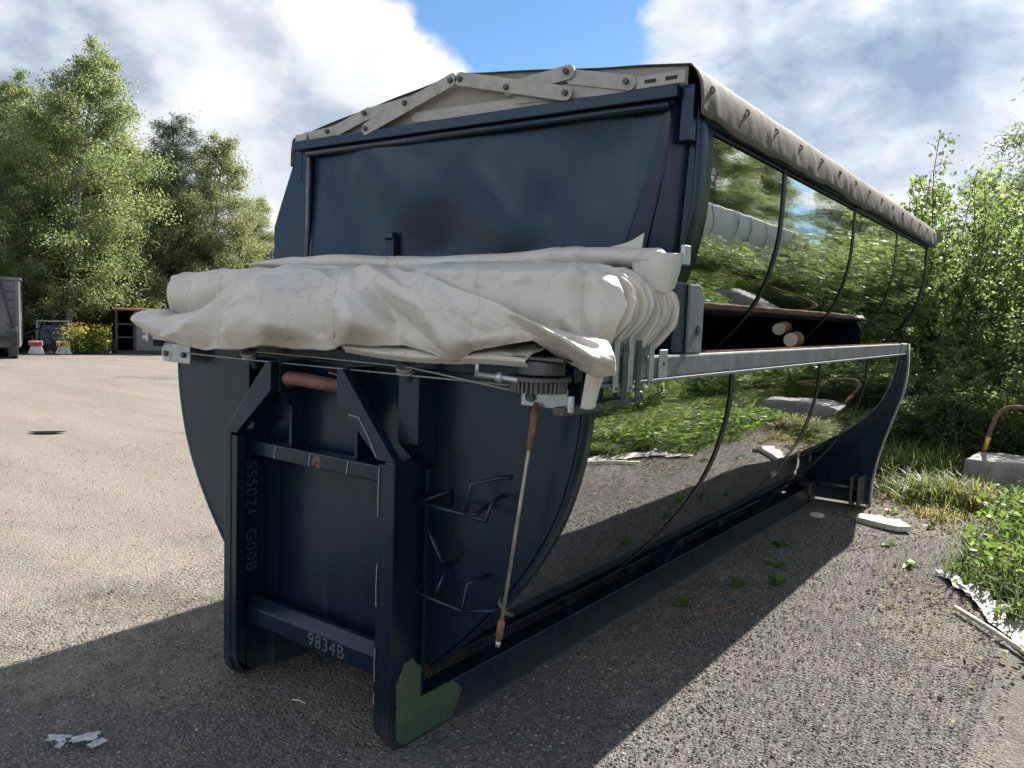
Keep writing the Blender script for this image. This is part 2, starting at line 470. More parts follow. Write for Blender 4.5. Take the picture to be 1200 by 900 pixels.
class MB:
    """collects shapes, then build() links them as ONE mesh object"""
    def __init__(self):
        self.v, self.f = [], []

    def add(self, vs, fs):
        o = len(self.v)
        self.v += [tuple(x) for x in vs]
        self.f += [tuple(i + o for i in q) for q in fs]
        return self

    def box(self, x0, x1, y0, y1, z0, z1):
        vs = [(x, y, z) for x in (x0, x1) for y in (y0, y1) for z in (z0, z1)]
        return self.add(vs, [(0, 1, 3, 2), (4, 6, 7, 5), (0, 4, 5, 1), (2, 3, 7, 6), (0, 2, 6, 4), (1, 5, 7, 3)])

    def prism(self, poly, axis, a, b):
        """extrude a polygon given in the two other axes between a and b along axis"""
        def p(u, v, w):
            return {0: (w, u, v), 1: (u, w, v), 2: (u, v, w)}[axis]
        n = len(poly)
        vs = [p(u, v, a) for u, v in poly] + [p(u, v, b) for u, v in poly]
        fs = [tuple(range(n)), tuple(range(2 * n - 1, n - 1, -1))]
        fs += [(i, i + n, (i + 1) % n + n, (i + 1) % n) for i in range(n)]
        return self.add(vs, fs)

    def tube(self, pts, r, n=10, cap=True):
        pts = [Vector(p) for p in pts]
        rs = r if isinstance(r, (list, tuple)) else [r] * len(pts)
        ref = None
        rings = []
        for i, p in enumerate(pts):
            t = (pts[min(i + 1, len(pts) - 1)] - pts[max(i - 1, 0)])
            t = t.normalized() if t.length > 1e-9 else Vector((0, 0, 1))
            if ref is None:
                ref = t.orthogonal().normalized()
            ref = (ref - t * ref.dot(t))
            ref = ref.normalized() if ref.length > 1e-6 else t.orthogonal().normalized()
            b = t.cross(ref)
            rings.append([p + (ref * math.cos(2 * math.pi * k / n) + b * math.sin(2 * math.pi * k / n)) * rs[i] for k in range(n)])
        vs = [q for ring in rings for q in ring]
        fs = []
        for i in range(len(rings) - 1):
            for k in range(n):
                fs.append((i * n + k, i * n + (k + 1) % n, (i + 1) * n + (k + 1) % n, (i + 1) * n + k))
        if cap:
            fs.append(tuple(reversed(range(n))))
            fs.append(tuple((len(rings) - 1) * n + k for k in range(n)))
        return self.add(vs, fs)

    def bar(self, a, b, w, t, nrm, rounded=6):
        """flat bar from a to b: width w, thickness t along nrm, rounded ends"""
        a, b, nrm = Vector(a), Vector(b), Vector(nrm).normalized()
        d = (b - a).normalized()
        s = nrm.cross(d).normalized()
        out = []
        for c, sg in ((b, 1), (a, -1)):
            for k in range(rounded + 1):
                an = -math.pi / 2 + math.pi * k / rounded
                out.append(c + d * sg * math.cos(an) * w / 2 + s * sg * math.sin(an) * w / 2)
        n = len(out)
        vs = [p - nrm * t / 2 for p in out] + [p + nrm * t / 2 for p in out]
        fs = [tuple(range(n)), tuple(range(2 * n - 1, n - 1, -1))] + [(i, i + n, (i + 1) % n + n, (i + 1) % n) for i in range(n)]
        return self.add(vs, fs)

    def disc(self, c, axis, r, h, n=16):
        c, axis = Vector(c), Vector(axis).normalized()
        return self.tube([c - axis * h / 2, c + axis * h / 2], r, n)

    def mesh(self, name, smooth=False):
        me = bpy.data.meshes.new(name)
        me.from_pydata(self.v, [], self.f)
        bm = bmesh.new()
        bm.from_mesh(me)
        bmesh.ops.recalc_face_normals(bm, faces=bm.faces)
        bm.to_mesh(me)
        bm.free()
        if smooth:
            me.polygons.foreach_set('use_smooth', [True] * len(me.polygons))
        return me

    def build(self, name, mat, parent=None, bevel=0.0, smooth=False, kind=None):
        o = link(name, self.mesh(name, smooth), mat, parent)
        if bevel:
            b = o.modifiers.new('bevel', 'BEVEL')
            b.width = bevel
            b.segments = 2
            b.limit_method = 'ANGLE'
            b.angle_limit = math.radians(40)
        if kind:
            o['kind'] = kind
        return o


def grid_mesh(name, P, smooth=True):
    """P: (n,m,3) array -> quad grid"""
    n, m = P.shape[:2]
    me = bpy.data.meshes.new(name)
    idx = np.arange(n * m).reshape(n, m)
    q = np.stack([idx[:-1, :-1], idx[1:, :-1], idx[1:, 1:], idx[:-1, 1:]], -1).reshape(-1, 4)
    me.vertices.add(n * m)
    me.vertices.foreach_set('co', P.reshape(-1).astype(np.float32))
    me.loops.add(q.size)
    me.loops.foreach_set('vertex_index', q.reshape(-1).astype(np.int32))
    me.polygons.add(len(q))
    me.polygons.foreach_set('loop_start', np.arange(0, q.size, 4, dtype=np.int32))
    me.polygons.foreach_set('use_smooth', np.full(len(q), smooth))
    me.update()
    me.validate()
    return me


def catmull(pts, n):
    """resample a polyline of k points (k,...) to n points with Catmull-Rom"""
    pts = np.asarray(pts, float)
    k = len(pts)
    e = np.concatenate([[2 * pts[0] - pts[1]], pts, [2 * pts[-1] - pts[-2]]])
    t = np.linspace(0, k - 1 - 1e-9, n)
    i = t.astype(int)
    u = (t - i).reshape((-1,) + (1,) * (pts.ndim - 1))
    a, b, c, d = e[i], e[i + 1], e[i + 2], e[i + 3]
    return 0.5 * (2 * b + (c - a) * u + (2 * a - 5 * b + 4 * c - d) * u ** 2 + (3 * b - a - 3 * c + d) * u ** 3)


def text_mesh(body, size, depth, name):
    cu = bpy.data.curves.new(name, 'FONT')
    cu.body = body
    cu.size = size
    cu.extrude = depth
    cu.align_x = 'CENTER'
    cu.align_y = 'CENTER'
    cu.space_character = 1.12
    ob = bpy.data.objects.new(name, cu)
    COL.objects.link(ob)
    dg = bpy.context.evaluated_depsgraph_get()
    me = bpy.data.meshes.new_from_object(ob.evaluated_get(dg))
    bpy.data.objects.remove(ob)
    return me


# ------------------------------------------------------------------ ground
def build_ground():
    # one sheet out to the horizon, finer near the camera with shallow ruts
    xs = np.concatenate([[-900, -300, -120, -60, -40], np.linspace(-30, 8, 120), [14, 25, 50, 120, 300, 900]])
    ys = np.concatenate([[-900, -300, -100, -40, -15], np.linspace(-6, 18, 90), [22, 30, 50, 100, 300, 900]])
    P = np.zeros((len(xs), len(ys), 3))
    for i, x in enumerate(xs):
        for j, y in enumerate(ys):
            z = 0.0
            if -30 <= x <= 8 and -6 <= y <= 18:
                z = (mnoise.noise(Vector((x * 0.35, y * 0.35, 3.1)))) * 0.022 - 0.012
                if -0.9 < x < 1.35 and -0.4 < y < 7:
                    z = min(z, 0.0) * 0.3
                z = min(z, 0.004)
            P[i, j] = (x, y, z)
    o = link('ground', grid_mesh('ground', P), 'ground')
    tag(o, kind='structure')


build_ground()

# ------------------------------------------------------------------ container profiles (x, z) from the top rail down
LOW = catmull([(1.300, 1.60), (1.297, 1.45), (1.272, 1.29), (1.215, 1.10), (1.125, 0.92), (1.015, 0.76), (0.88, 0.60), (0.74, 0.455), (0.60, 0.33)], 40)
UPP = catmull([(1.310, 2.80), (1.312, 2.60), (1.308, 2.42), (1.292, 2.27), (1.240, 2.07), (1.150, 1.90), (1.02, 1.745), (0.86, 1.60), (0.70, 1.48), (0.60, 1.41)], 40)


def side_sheet(prof, y0, y1, sgn, off, ny=3, t=0.006):
    """curved sheet following a profile between y0 and y1, off metres outside it"""
    P = np.zeros((len(prof), ny, 3))
    d = np.gradient(prof, axis=0)
    nrm = np.stack([-d[:, 1], d[:, 0]], 1)
    nrm /= np.linalg.norm(nrm, axis=1, keepdims=True)
    for j, y in enumerate(np.linspace(y0, y1, ny)):
        P[:, j, 0] = sgn * (prof[:, 0] + nrm[:, 0] * off)
        P[:, j, 2] = prof[:, 1] + nrm[:, 1] * off
        P[:, j, 1] = y
    return P


def sheet_part(name, P, mat, parent, thick=0.006, smooth=True):
    o = link(name, grid_mesh(name, P, smooth), mat, parent)
    if not thick:
        return o
    s = o.modifiers.new('thickness', 'SOLIDIFY')
    s.thickness = thick
    s.offset = 0
    return o


def seam(prof, y, sgn, off, w, parent, mat='seam'):
    P = side_sheet(prof, y - w / 2, y + w / 2, sgn, off, 2)
    return sheet_part('seam_strip', P, mat, parent, 0)


# ------------------------------------------------------------------ lower container
def lower_container():
    T = thing('roll_off_container', 'dark blue roll-off container with polished sides standing on the gravel, carrying the other container', 'container')
    FW = 0.21                      # front wall plane
    RY = 6.40                      # rear plane
    # front wall: plate with the body's outline
    poly = [(x, z) for x, z in LOW] + [(-x, z) for x, z in LOW[::-1]]
    poly = [(1.30, 1.66)] + poly + [(-1.30, 1.66)]
    MB().prism(poly, 1, FW, FW + 0.03).build('front_wall', 'paint', T, 0.004)
    # raised flange around the front wall's curved edge
    for sg in (1, -1):
        P = side_sheet(LOW, FW - 0.005, FW + 0.075, sg, 0.012, 2)
        sheet_part('edge_flange', P, 'paint', T, 0.012)
    # side panels and seams
    cuts = [FW + 0.075, 1.70, 3.36, 4.82, RY - 0.02]
    for sg in (1, -1):
        for a, b in zip(cuts[:-1], cuts[1:]):
            sheet_part('side_panel', side_sheet(LOW, a, b, sg, 0.004, 6), 'mirror', T, 0)
        for y in cuts[1:-1]:
            seam(LOW, y, sg, 0.010, 0.045, T)
        seam(LOW, cuts[0] + 0.012, sg, 0.008, 0.012, T)
    # floor pan and crossmembers
    MB().box(-0.60, 0.60, FW + 0.03, RY, 0.318, 0.334).build('floor_pan', 'paint', T)
    for y in np.arange(0.75, 6.2, 0.78):
        MB().box(-0.4735, 0.4735, y, y + 0.07, 0.17, 0.316).build('crossmember', 'paint', T, 0.004)
    for y in (2.55, 4.55):
        MB().prism([(0.50, 0.19), (0.585, 0.19), (0.70, 0.40), (0.62, 0.345), (0.50, 0.316)], 1, y, y + 0.05).build('rail_bracket', 'paint', T)
    # long runner rails with an upswept nose
    for sg in (1, -1):
        a, b = (0.474, 0.574) if sg > 0 else (-0.574, -0.474)
        mb = MB()
        mb.prism([(0.225, 0.0), (6.05, 0.0), (6.05, 0.185), (0.225, 0.185)], 0, a, b)
        mb.box(a - 0.008, b + 0.008, 0.26, 6.05, 0.0, 0.012)
        mb.build('runner_rail', 'paint', T, 0.006)
    # top rails (worn, paler)
    for sg in (1, -1):
        x0, x1 = (1.255, 1.335) if sg > 0 else (-1.335, -1.255)
        r = MB().box(x0, x1, 0.26, RY + 0.02, 1.60, 1.695).build('top_rail', 'rail', T, 0.010)
        MB().box(min(sg * 1.262, sg * 1.322), max(sg * 1.262, sg * 1.322), 1.3, RY - 0.3, 1.6955, 1.703).build('rail_cap', 'wood', r, 0.002)
        MB().box(x0 - 0.004, x1 + 0.010 * (1 if sg > 0 else 0.4), 0.28, RY + 0.02, 1.585, 1.599).build('rail_lip', 'rail', r, 0.003)
    MB().box(-1.30, 1.30, 0.165, 0.255, 1.60, 1.665).build('front_beam', 'paint', T, 0.008)
    # inside walls so the body reads as hollow
    for sg in (1, -1):
        sheet_part('inner_lining', side_sheet(LOW, FW + 0.05, RY - 0.03, sg, -0.035, 3), 'paint', T, 0.004)
    # rear end: flared plate from the rail to the ground
    outer = catmull([(1.335, 1.69), (1.345, 1.45), (1.325, 1.22), (1.26, 0.98), (1.185, 0.72), (1.13, 0.48), (1.10, 0.25), (1.09, 0.02)], 18)
    inner = LOW
    for sg in (1, -1):
        poly = [(sg * x, z) for x, z in outer] + [(sg * 0.003, 0.02), (sg * 0.003, 0.316), (sg * 0.55, 0.316)] + [(sg * (x - 0.05), z) for x, z in LOW[::-1]] + [(sg * 1.25, 1.69)]  # low inner part added to block sunlight showing under the body
        MB().prism(poly, 1, RY, RY + 0.035).build('rear_flange', 'paint', T, 0.003)
        P = np.zeros((len(outer), 2, 3))
        for j, y in enumerate((RY - 0.03, RY + 0.06)):
            P[:, j, 0] = sg * (outer[:, 0] + 0.006)
            P[:, j, 1] = y
            P[:, j, 2] = outer[:, 1]
        sheet_part('flange_rim', P, 'rail', T, 0.010)
        # roller and hinge plates under the rear
        h = MB()
        h.box(min(sg * .96, sg * .985), max(sg * .96, sg * .985), 6.10, 6.38, 0.05, 0.34)
        h.box(min(sg * 1.03, sg * 1.055), max(sg * 1.03, sg * 1.055), 6.10, 6.38, 0.05, 0.34)
        h.build('hinge_plate', 'steel', T, 0.004)
        MB().tube([(sg * 0.575, 6.18, 0.215), (sg * 1.07, 6.18, 0.215)], 0.018, 10).build('rear_axle', 'steel', T, smooth=True)
        MB().tube([(sg * 0.46, 6.18, 0.115), (sg * 0.59, 6.18, 0.115)], 0.112, 20).build('roller', 'steel', T, 0.006)
    MB().prism([(1.24, 1.60)] + [(x - 0.05, z) for x, z in LOW] + [(-x + 0.05, z) for x, z in LOW[::-1]] + [(-1.24, 1.60)], 1, RY + 0.036, RY + 0.075).build('tailgate', 'paint', T, 0.003)

    # ---- hook frame
    for sg in (1, -1):
        o0, o1 = (0.478, 0.574) if sg > 0 else (-0.574, -0.478)
        # channel post: front flange + web, rounded foot
        web = [(0.0, 0.085), (0.012, 0.045), (0.04, 0.014), (0.085, 0.0), (0.225, 0.0), (0.2095, 0.02), (0.2095, 1.23), (0.0, 1.23)]
        inn = sg * 0.556
        lo, hi = sorted((sg * 0.574, sg * 0.520))
        p = MB().prism(web, 0, lo, hi).build('frame_post', 'paint', T, 0.004)
        MB().prism([(0.004, 0.11), (0.024, 0.052), (0.085, 0.02), (0.06, 0.02), (0.05, 1.215), (0.004, 1.215)], 0, min(sg * .478, sg * .5195), max(sg * .478, sg * .5195)).build('post_flange', 'paint', p, 0.003)
        # slanting head of the A-frame
        hd = [(sg * 0.574, 1.2305), (sg * 0.478, 1.2305), (sg * 0.222, 1.455), (sg * 0.222, 1.585), (sg * 0.258, 1.585)]
        MB().prism(hd, 1, 0.0, 0.045).build('frame_head', 'paint', T, 0.003)
        # cheek plates carrying the hook bar
        ck = [(0.046, 1.59), (0.046, 1.45), (0.115, 1.375), (0.115, 1.185), (0.2095, 1.185), (0.2095, 1.59)]
        MB().prism(ck, 0, min(sg * .214, sg * .232), max(sg * .214, sg * .232)).build('hook_cheek', 'paint', T, 0.003)
        # box brackets outside the head, cut away below
        bl, bh = sorted((sg * 0.50, sg * 0.615))
        br = [(0.085, 1.585), (0.085, 1.30), (0.2095, 1.19), (0.2095, 1.585)]
        MB().prism(br, 0, bl, bh).build('head_bracket', 'paint', T, 0.004)
        MB().prism([(sg * 0.27, 1.585), (sg * 0.49, 1.585), (sg * 0.49, 1.34)], 1, 0.17, 0.185).build('gusset', 'paint', T)
        # vertical angle where frame meets wall
        MB().box(min(sg * .59, sg * .606), max(sg * .59, sg * .606), 0.165, 0.2095, 0.34, 1.19).build('corner_angle', 'paint', T, 0.002)
    # wall stiffeners seen between the posts
    for x in (-0.40, 0.33):
        MB().box(x, x + 0.012, 0.185, 0.2095, 0.42, 1.12).build('stiffener', 'paint', T)
    # cross bars
    c1 = MB().box(-0.5195, 0.5195, 0.085, 0.165, 1.115, 1.185).build('cross_bar', 'paint', T, 0.007)
    rg = random.Random(3)
    for cx, cz, rx, rz_ in ((0.005, 1.158, .030, .022), (0.012, 1.130, .018, .012), (-0.02, 1.140, .008, .014)):
        MB().prism([(cx + rx * math.cos(a) * rg.uniform(.6, 1.1), cz + rz_ * math.sin(a) * rg.uniform(.6, 1.1)) for a in np.linspace(0, 6.283, 17)[:-1]], 1, 0.0838, 0.0848).build('rust_mark', 'rust', c1)
    for x in (-0.30, -0.05, 0.20):
        MB().tube([(x, 0.084, 1.12), (x + 0.004, 0.0836, 1.15), (x + 0.012, 0.084, 1.18)], 0.0035, 5).build('scuff_mark', 'scuff', c1)
    c2 = MB().prism([(0.075, 0.27), (0.15, 0.27), (0.165, 0.30), (0.165, 0.385), (0.125, 0.398), (0.075, 0.355)], 0, -0.5195, 0.5195).build('cross_bar', 'paint', T, 0.006)
    tm = text_mesh('9834B', 0.088, 0.0006, 'stencil_number')
    t = link('stencil_number', tm, 'chalk', c2)
    t.matrix_local = Matrix.Translation((0.095, 0.0735, 0.314)) @ Matrix.Rotation(math.pi / 2, 4, 'X') @ Matrix.Rotation(math.radians(-1), 4, 'Z')
    tag(t, 'grey stencilled number on the lower cross bar')
    # welded-on serial, reading downwards on the inner face of one post
    for body, zc in (('SSS021', 0.935), ('G00B', 0.625)):
        t = link('serial_lettering', text_mesh(body, 0.088, 0.0022, 'serial_lettering'), 'weld', T)
        t.matrix_local = Matrix(((0, 0, 1, -0.5185), (0, 1, 0, 0.115), (-1, 0, 0, zc), (0, 0, 0, 1)))
    # the rusty hook bar, bowed forward
    hp = [(-0.214, 0.12, 1.49), (-0.185, 0.085, 1.50), (-0.15, 0.045, 1.514), (-0.09, 0.028, 1.52), (0, 0.028, 1.518), (0.09, 0.034, 1.512), (0.16, 0.06, 1.505), (0.214, 0.10, 1.495)]
    hb = MB().tube(catmull(hp, 28).tolist(), 0.031, 16).build('hook_bar', 'rusthook', T, smooth=True)
    MB().tube([(0.10, 0.10, 1.585), (0.12, 0.05, 1.56), (0.17, 0.05, 1.555), (0.20, 0.06, 1.565)], 0.006, 6).build('wire_end', 'rust', hb, smooth=True)
    # green primed corner: L patch on the outer face, as a thin plate
    g = [(0.037, 0.30), (0.085, 0.372), (0.135, 0.375), (0.188, 0.322), (0.188, 0.188), (0.40, 0.184), (0.475, 0.12), (0.41, 0.014), (0.12, 0.012), (0.075, 0.022), (0.045, 0.05)]
    gr, rg = [], random.Random(5)
    for (a, b) in zip(g, g[1:] + g[:1]):
        n = max(2, int(math.dist(a, b) / 0.014))
        for k in range(n):
            q = k / n
            gr.append((min(0.60, a[0] + (b[0] - a[0]) * q + rg.gauss(0, .0022)), max(0.008, a[1] + (b[1] - a[1]) * q + rg.gauss(0, .0022))))
    MB().prism(gr, 0, 0.5745, 0.5752).build('primer_patch', 'green', T)
    # scuffs on the posts' edges
    for z0, z1 in ((0.30, 0.44), (0.20, 0.24), (1.00, 1.20), (0.62, 0.80)):
        MB().tube([(0.486, -0.0012, z0), (0.484, -0.0016, (z0 + z1) / 2), (0.487, -0.0012, z1)], 0.0022, 5).build('scuff_mark', 'scuff', T)
    MB().tube([(0.30, -0.001, 1.40), (0.36, -0.0015, 1.395), (0.42, -0.001, 1.32), (0.47, -0.0012, 1.24)], 0.003, 5).build('scuff_mark', 'scuff', T)
    # step irons on the front wall
    def step(z, kind):
        mb = MB()
        r = 0.009
        if kind == 0:
            mb.tube([(0.60, 0.20, z + .06), (0.60, 0.115, z), (0.86, 0.105, z), (0.90, 0.115, z + .005), (0.90, 0.20, z + .03)], r, 8)
            mb.tube([(0.60, 0.115, z), (0.70, 0.20, z + 0.055), (0.70, 0.20, z - 0.01)], r * .8, 8)
            mb.tube([(0.86, 0.105, z), (0.87, 0.12, z + .12), (0.96, 0.19, z + .15), (1.00, 0.208, z + .155)], r, 8)
            mb.tube([(0.87, 0.105, z), (0.95, 0.12, z - 0.012), (0.975, 0.12, z + .065), (0.96, 0.205, z + .075)], r, 8)
        else:
            mb.tube([(0.60, 0.20, z + .06), (0.60, 0.115, z), (0.86, 0.105, z - .01), (0.87, 0.115, z + .10), (0.90, 0.205, z + .12)], r, 8)
            mb.tube([(0.70, 0.205, z + .13), (0.70, 0.12, z + .01)], r * .8, 8)
            mb.tube([(0.86, 0.105, z - .01), (0.99, 0.12, z + .02), (1.02, 0.205, z + .03)], r * .8, 8)
        return mb.build('step_iron', 'paint', T, smooth=True)
    step(1.055, 0)
    step(0.675, 1)
    MB().tube([(0.59, 0.195, 0.96), (0.64, 0.14, 0.94), (0.715, 0.13, 0.84), (0.715, 0.20, 0.80)], 0.010, 8).build('step_iron', 'paint', T, smooth=True)
    # small lug where the rod is tied
    MB().tube([(0.98, 0.205, 0.73), (1.0, 0.16, 0.72), (1.04, 0.15, 0.69), (1.03, 0.205, 0.665)], 0.010, 8).build('rod_guide', 'steel', T, smooth=True)
    # ---- tarp cable, pulleys and winches at both front corners
    for x, z in ((-0.458, 1.602), (0.565, 1.603)):
        p = MB().disc((x, 0.06, z), (0.25, -0.45, 0.9), 0.040, 0.010, 20)
        p.disc((x + 0.004, 0.053, z + 0.016), (0.25, -0.45, 0.9), 0.040, 0.008, 20)
        p.disc((x + 0.002, 0.056, z + 0.008), (0.25, -0.45, 0.9), 0.028, 0.012, 16)
        p = p.build('pulley', 'galv', T, 0.002)
        MB().disc((x + 0.007, 0.048, z + 0.026), (0.25, -0.45, 0.9), 0.014, 0.014, 8).build('pulley_bolt', 'steel', p)
        MB().tube([(x, 0.062, z - 0.004), (x - 0.012, 0.10, z - 0.06)], 0.014, 8).build('pulley_stem', 'steel', p)
    MB().tube([(-1.09, 0.125, 1.573), (-0.45, 0.058, 1.580), (0.56, 0.058, 1.584), (1.12, 0.03, 1.590)], 0.0042, 6).build('tarp_cable', 'cable', T, smooth=True)
    MB().tube([(-0.40, 0.05, 1.622), (0.1, 0.05, 1.622), (0.60, 0.045, 1.618), (1.12, 0.01, 1.575)], 0.0042, 6).build('tarp_cable', 'cable', T, smooth=True)
    # left corner bracket
    b = MB().box(-1.33, -1.08, 0.13, 0.145, 1.515, 1.615)
    b.disc((-1.30, 0.137, 1.565), (0, 1, 0), 0.05, 0.02, 16)
    lb = b.build('corner_bracket', 'galv', T, 0.003)
    for x in (-1.30, -1.13):
        MB().disc((x, 0.122, 1.56), (0, 1, 0), 0.016, 0.014, 6).build('bolt', 'steel', lb)
    for z in (1.64, 1.675, 1.71):
        MB().box(-1.50, -1.12, 0.10, 0.16, z - 0.009, z + 0.009).build('slide_bar', 'galv', lb, 0.003)
    MB().tube([(-1.42, 0.09, 1.62), (-1.42, 0.09, 1.72)], 0.012, 8).build('slide_pin', 'galv', lb)
    MB().box(-1.47, -1.36, 0.085, 0.155, 1.595, 1.632).build('slide_block', 'steel', lb, 0.004)
    # right winch: bracket, toothed wheel, drum, ratchet arm
    w = MB().box(1.105, 1.30, 0.105, 0.12, 1.512, 1.585).build('winch_bracket', 'galv', T, 0.003)
    MB().disc((1.15, 0.098, 1.548), (0, 1, 0), 0.020, 0.014, 6).build('bolt', 'steel', w)
    gear = MB()
    gear.disc((1.21, 0.06, 1.622), (0, 0, 1), 0.118, 0.014, 32)
    gear.disc((1.21, 0.06, 1.595), (0, 0, 1), 0.092, 0.040, 32)
    for k in range(36):
        a = 2 * math.pi * k / 36
        c, s_ = math.cos(a), math.sin(a)
        p = Vector((1.21 + 0.098 * c, 0.06 + 0.098 * s_, 1.594))
        gear.tube([p - Vector((0, 0, 0.021)), p + Vector((0, 0, 0.021))], 0.0062, 5)
    gear.build('ratchet_wheel', 'steel', w)
    MB().disc((1.22, 0.06, 1.66), (0, 0, 1), 0.085, 0.05, 24).build('cable_drum', 'steel', w, 0.004)
    MB().box(1.02, 1.36, -0.02, 0.14, 1.688, 1.700).build('winch_cover', 'steel', w, 0.003)
    arm = MB()
    arm.tube([(0.99, -0.02, 1.622), (1.12, -0.035, 1.620), (1.20, -0.05, 1.618)], 0.011, 8)
    arm.tube([(0.995, -0.02, 1.615), (0.995, -0.02, 1.675)], 0.009, 8)
    arm.disc((1.11, -0.035, 1.62), (1, 0, 0), 0.02, 0.02, 6)
    arm.build('ratchet_arm', 'galv', w, smooth=True)
    MB().box(1.30, 1.345, 0.02, 0.28, 1.50, 1.53).build('slide_rail', 'steel', w, 0.004)
    # hanging strap end and pin below the tarp
    MB().tube([(1.352, 0.05, 1.515), (1.352, 0.05, 1.57)], 0.014, 8).build('slide_pin', 'galv', w)
    # flat bow ends that run along the rail
    for i, (y, z0, z1, mt, wd) in enumerate(((0.36, 1.565, 1.76, 'galv', .022), (0.43, 1.525, 1.75, 'steel', .020), (0.475, 1.562, 1.77, 'galv', .022),
                                             (0.545, 1.522, 1.76, 'steel', .020), (0.655, 1.575, 1.74, 'galv', .022), (0.765, 1.605, 1.72, 'galv', .042))):
        o = MB().box(1.350, 1.358, y - wd * .85, y + wd * .85, z0, z1).build('bow_end', mt, T, 0.002)
        for zz in ((z0 + .015,) if wd < .03 else (z0 + .055, z0 + .06)):
            MB().disc((1.3595, y, zz), (1, 0, 0), 0.005, 0.003, 8).build('bolt_hole', 'rubber', o)
    MB().box(1.346, 1.349, 0.33, 0.60, 1.515, 1.53).build('bow_slide', 'steel', T, 0.001)
    # crank rod hanging from the winch
    a, b_ = Vector((1.185, 0.085, 1.51)), Vector((1.025, 0.135, 0.61))
    rd = MB().tube([a, b_], 0.0072, 10).build('crank_rod', 'rod', T, smooth=True)
    d = (b_ - a).normalized()
    MB().tube([a - d * .02, a + d * .02, a + d * .05, a + d * 0.14, a + d * .16], [.010, .014, .0145, .0125, .008], 12).build('rod_coupling', 'rust', rd, smooth=True)
    MB().tube([b_ - d * .06, b_ - d * .05, b_ + d * .01, b_ + d * .03], [.009, .0145, .0145, .012], 12).build('rod_coupling', 'rust', rd, smooth=True)
    MB().tube([b_ + d * .031, b_ + d * .055], .0105, 12).build('rod_tip', 'galv', rd, smooth=True)
    return T


lower_container()

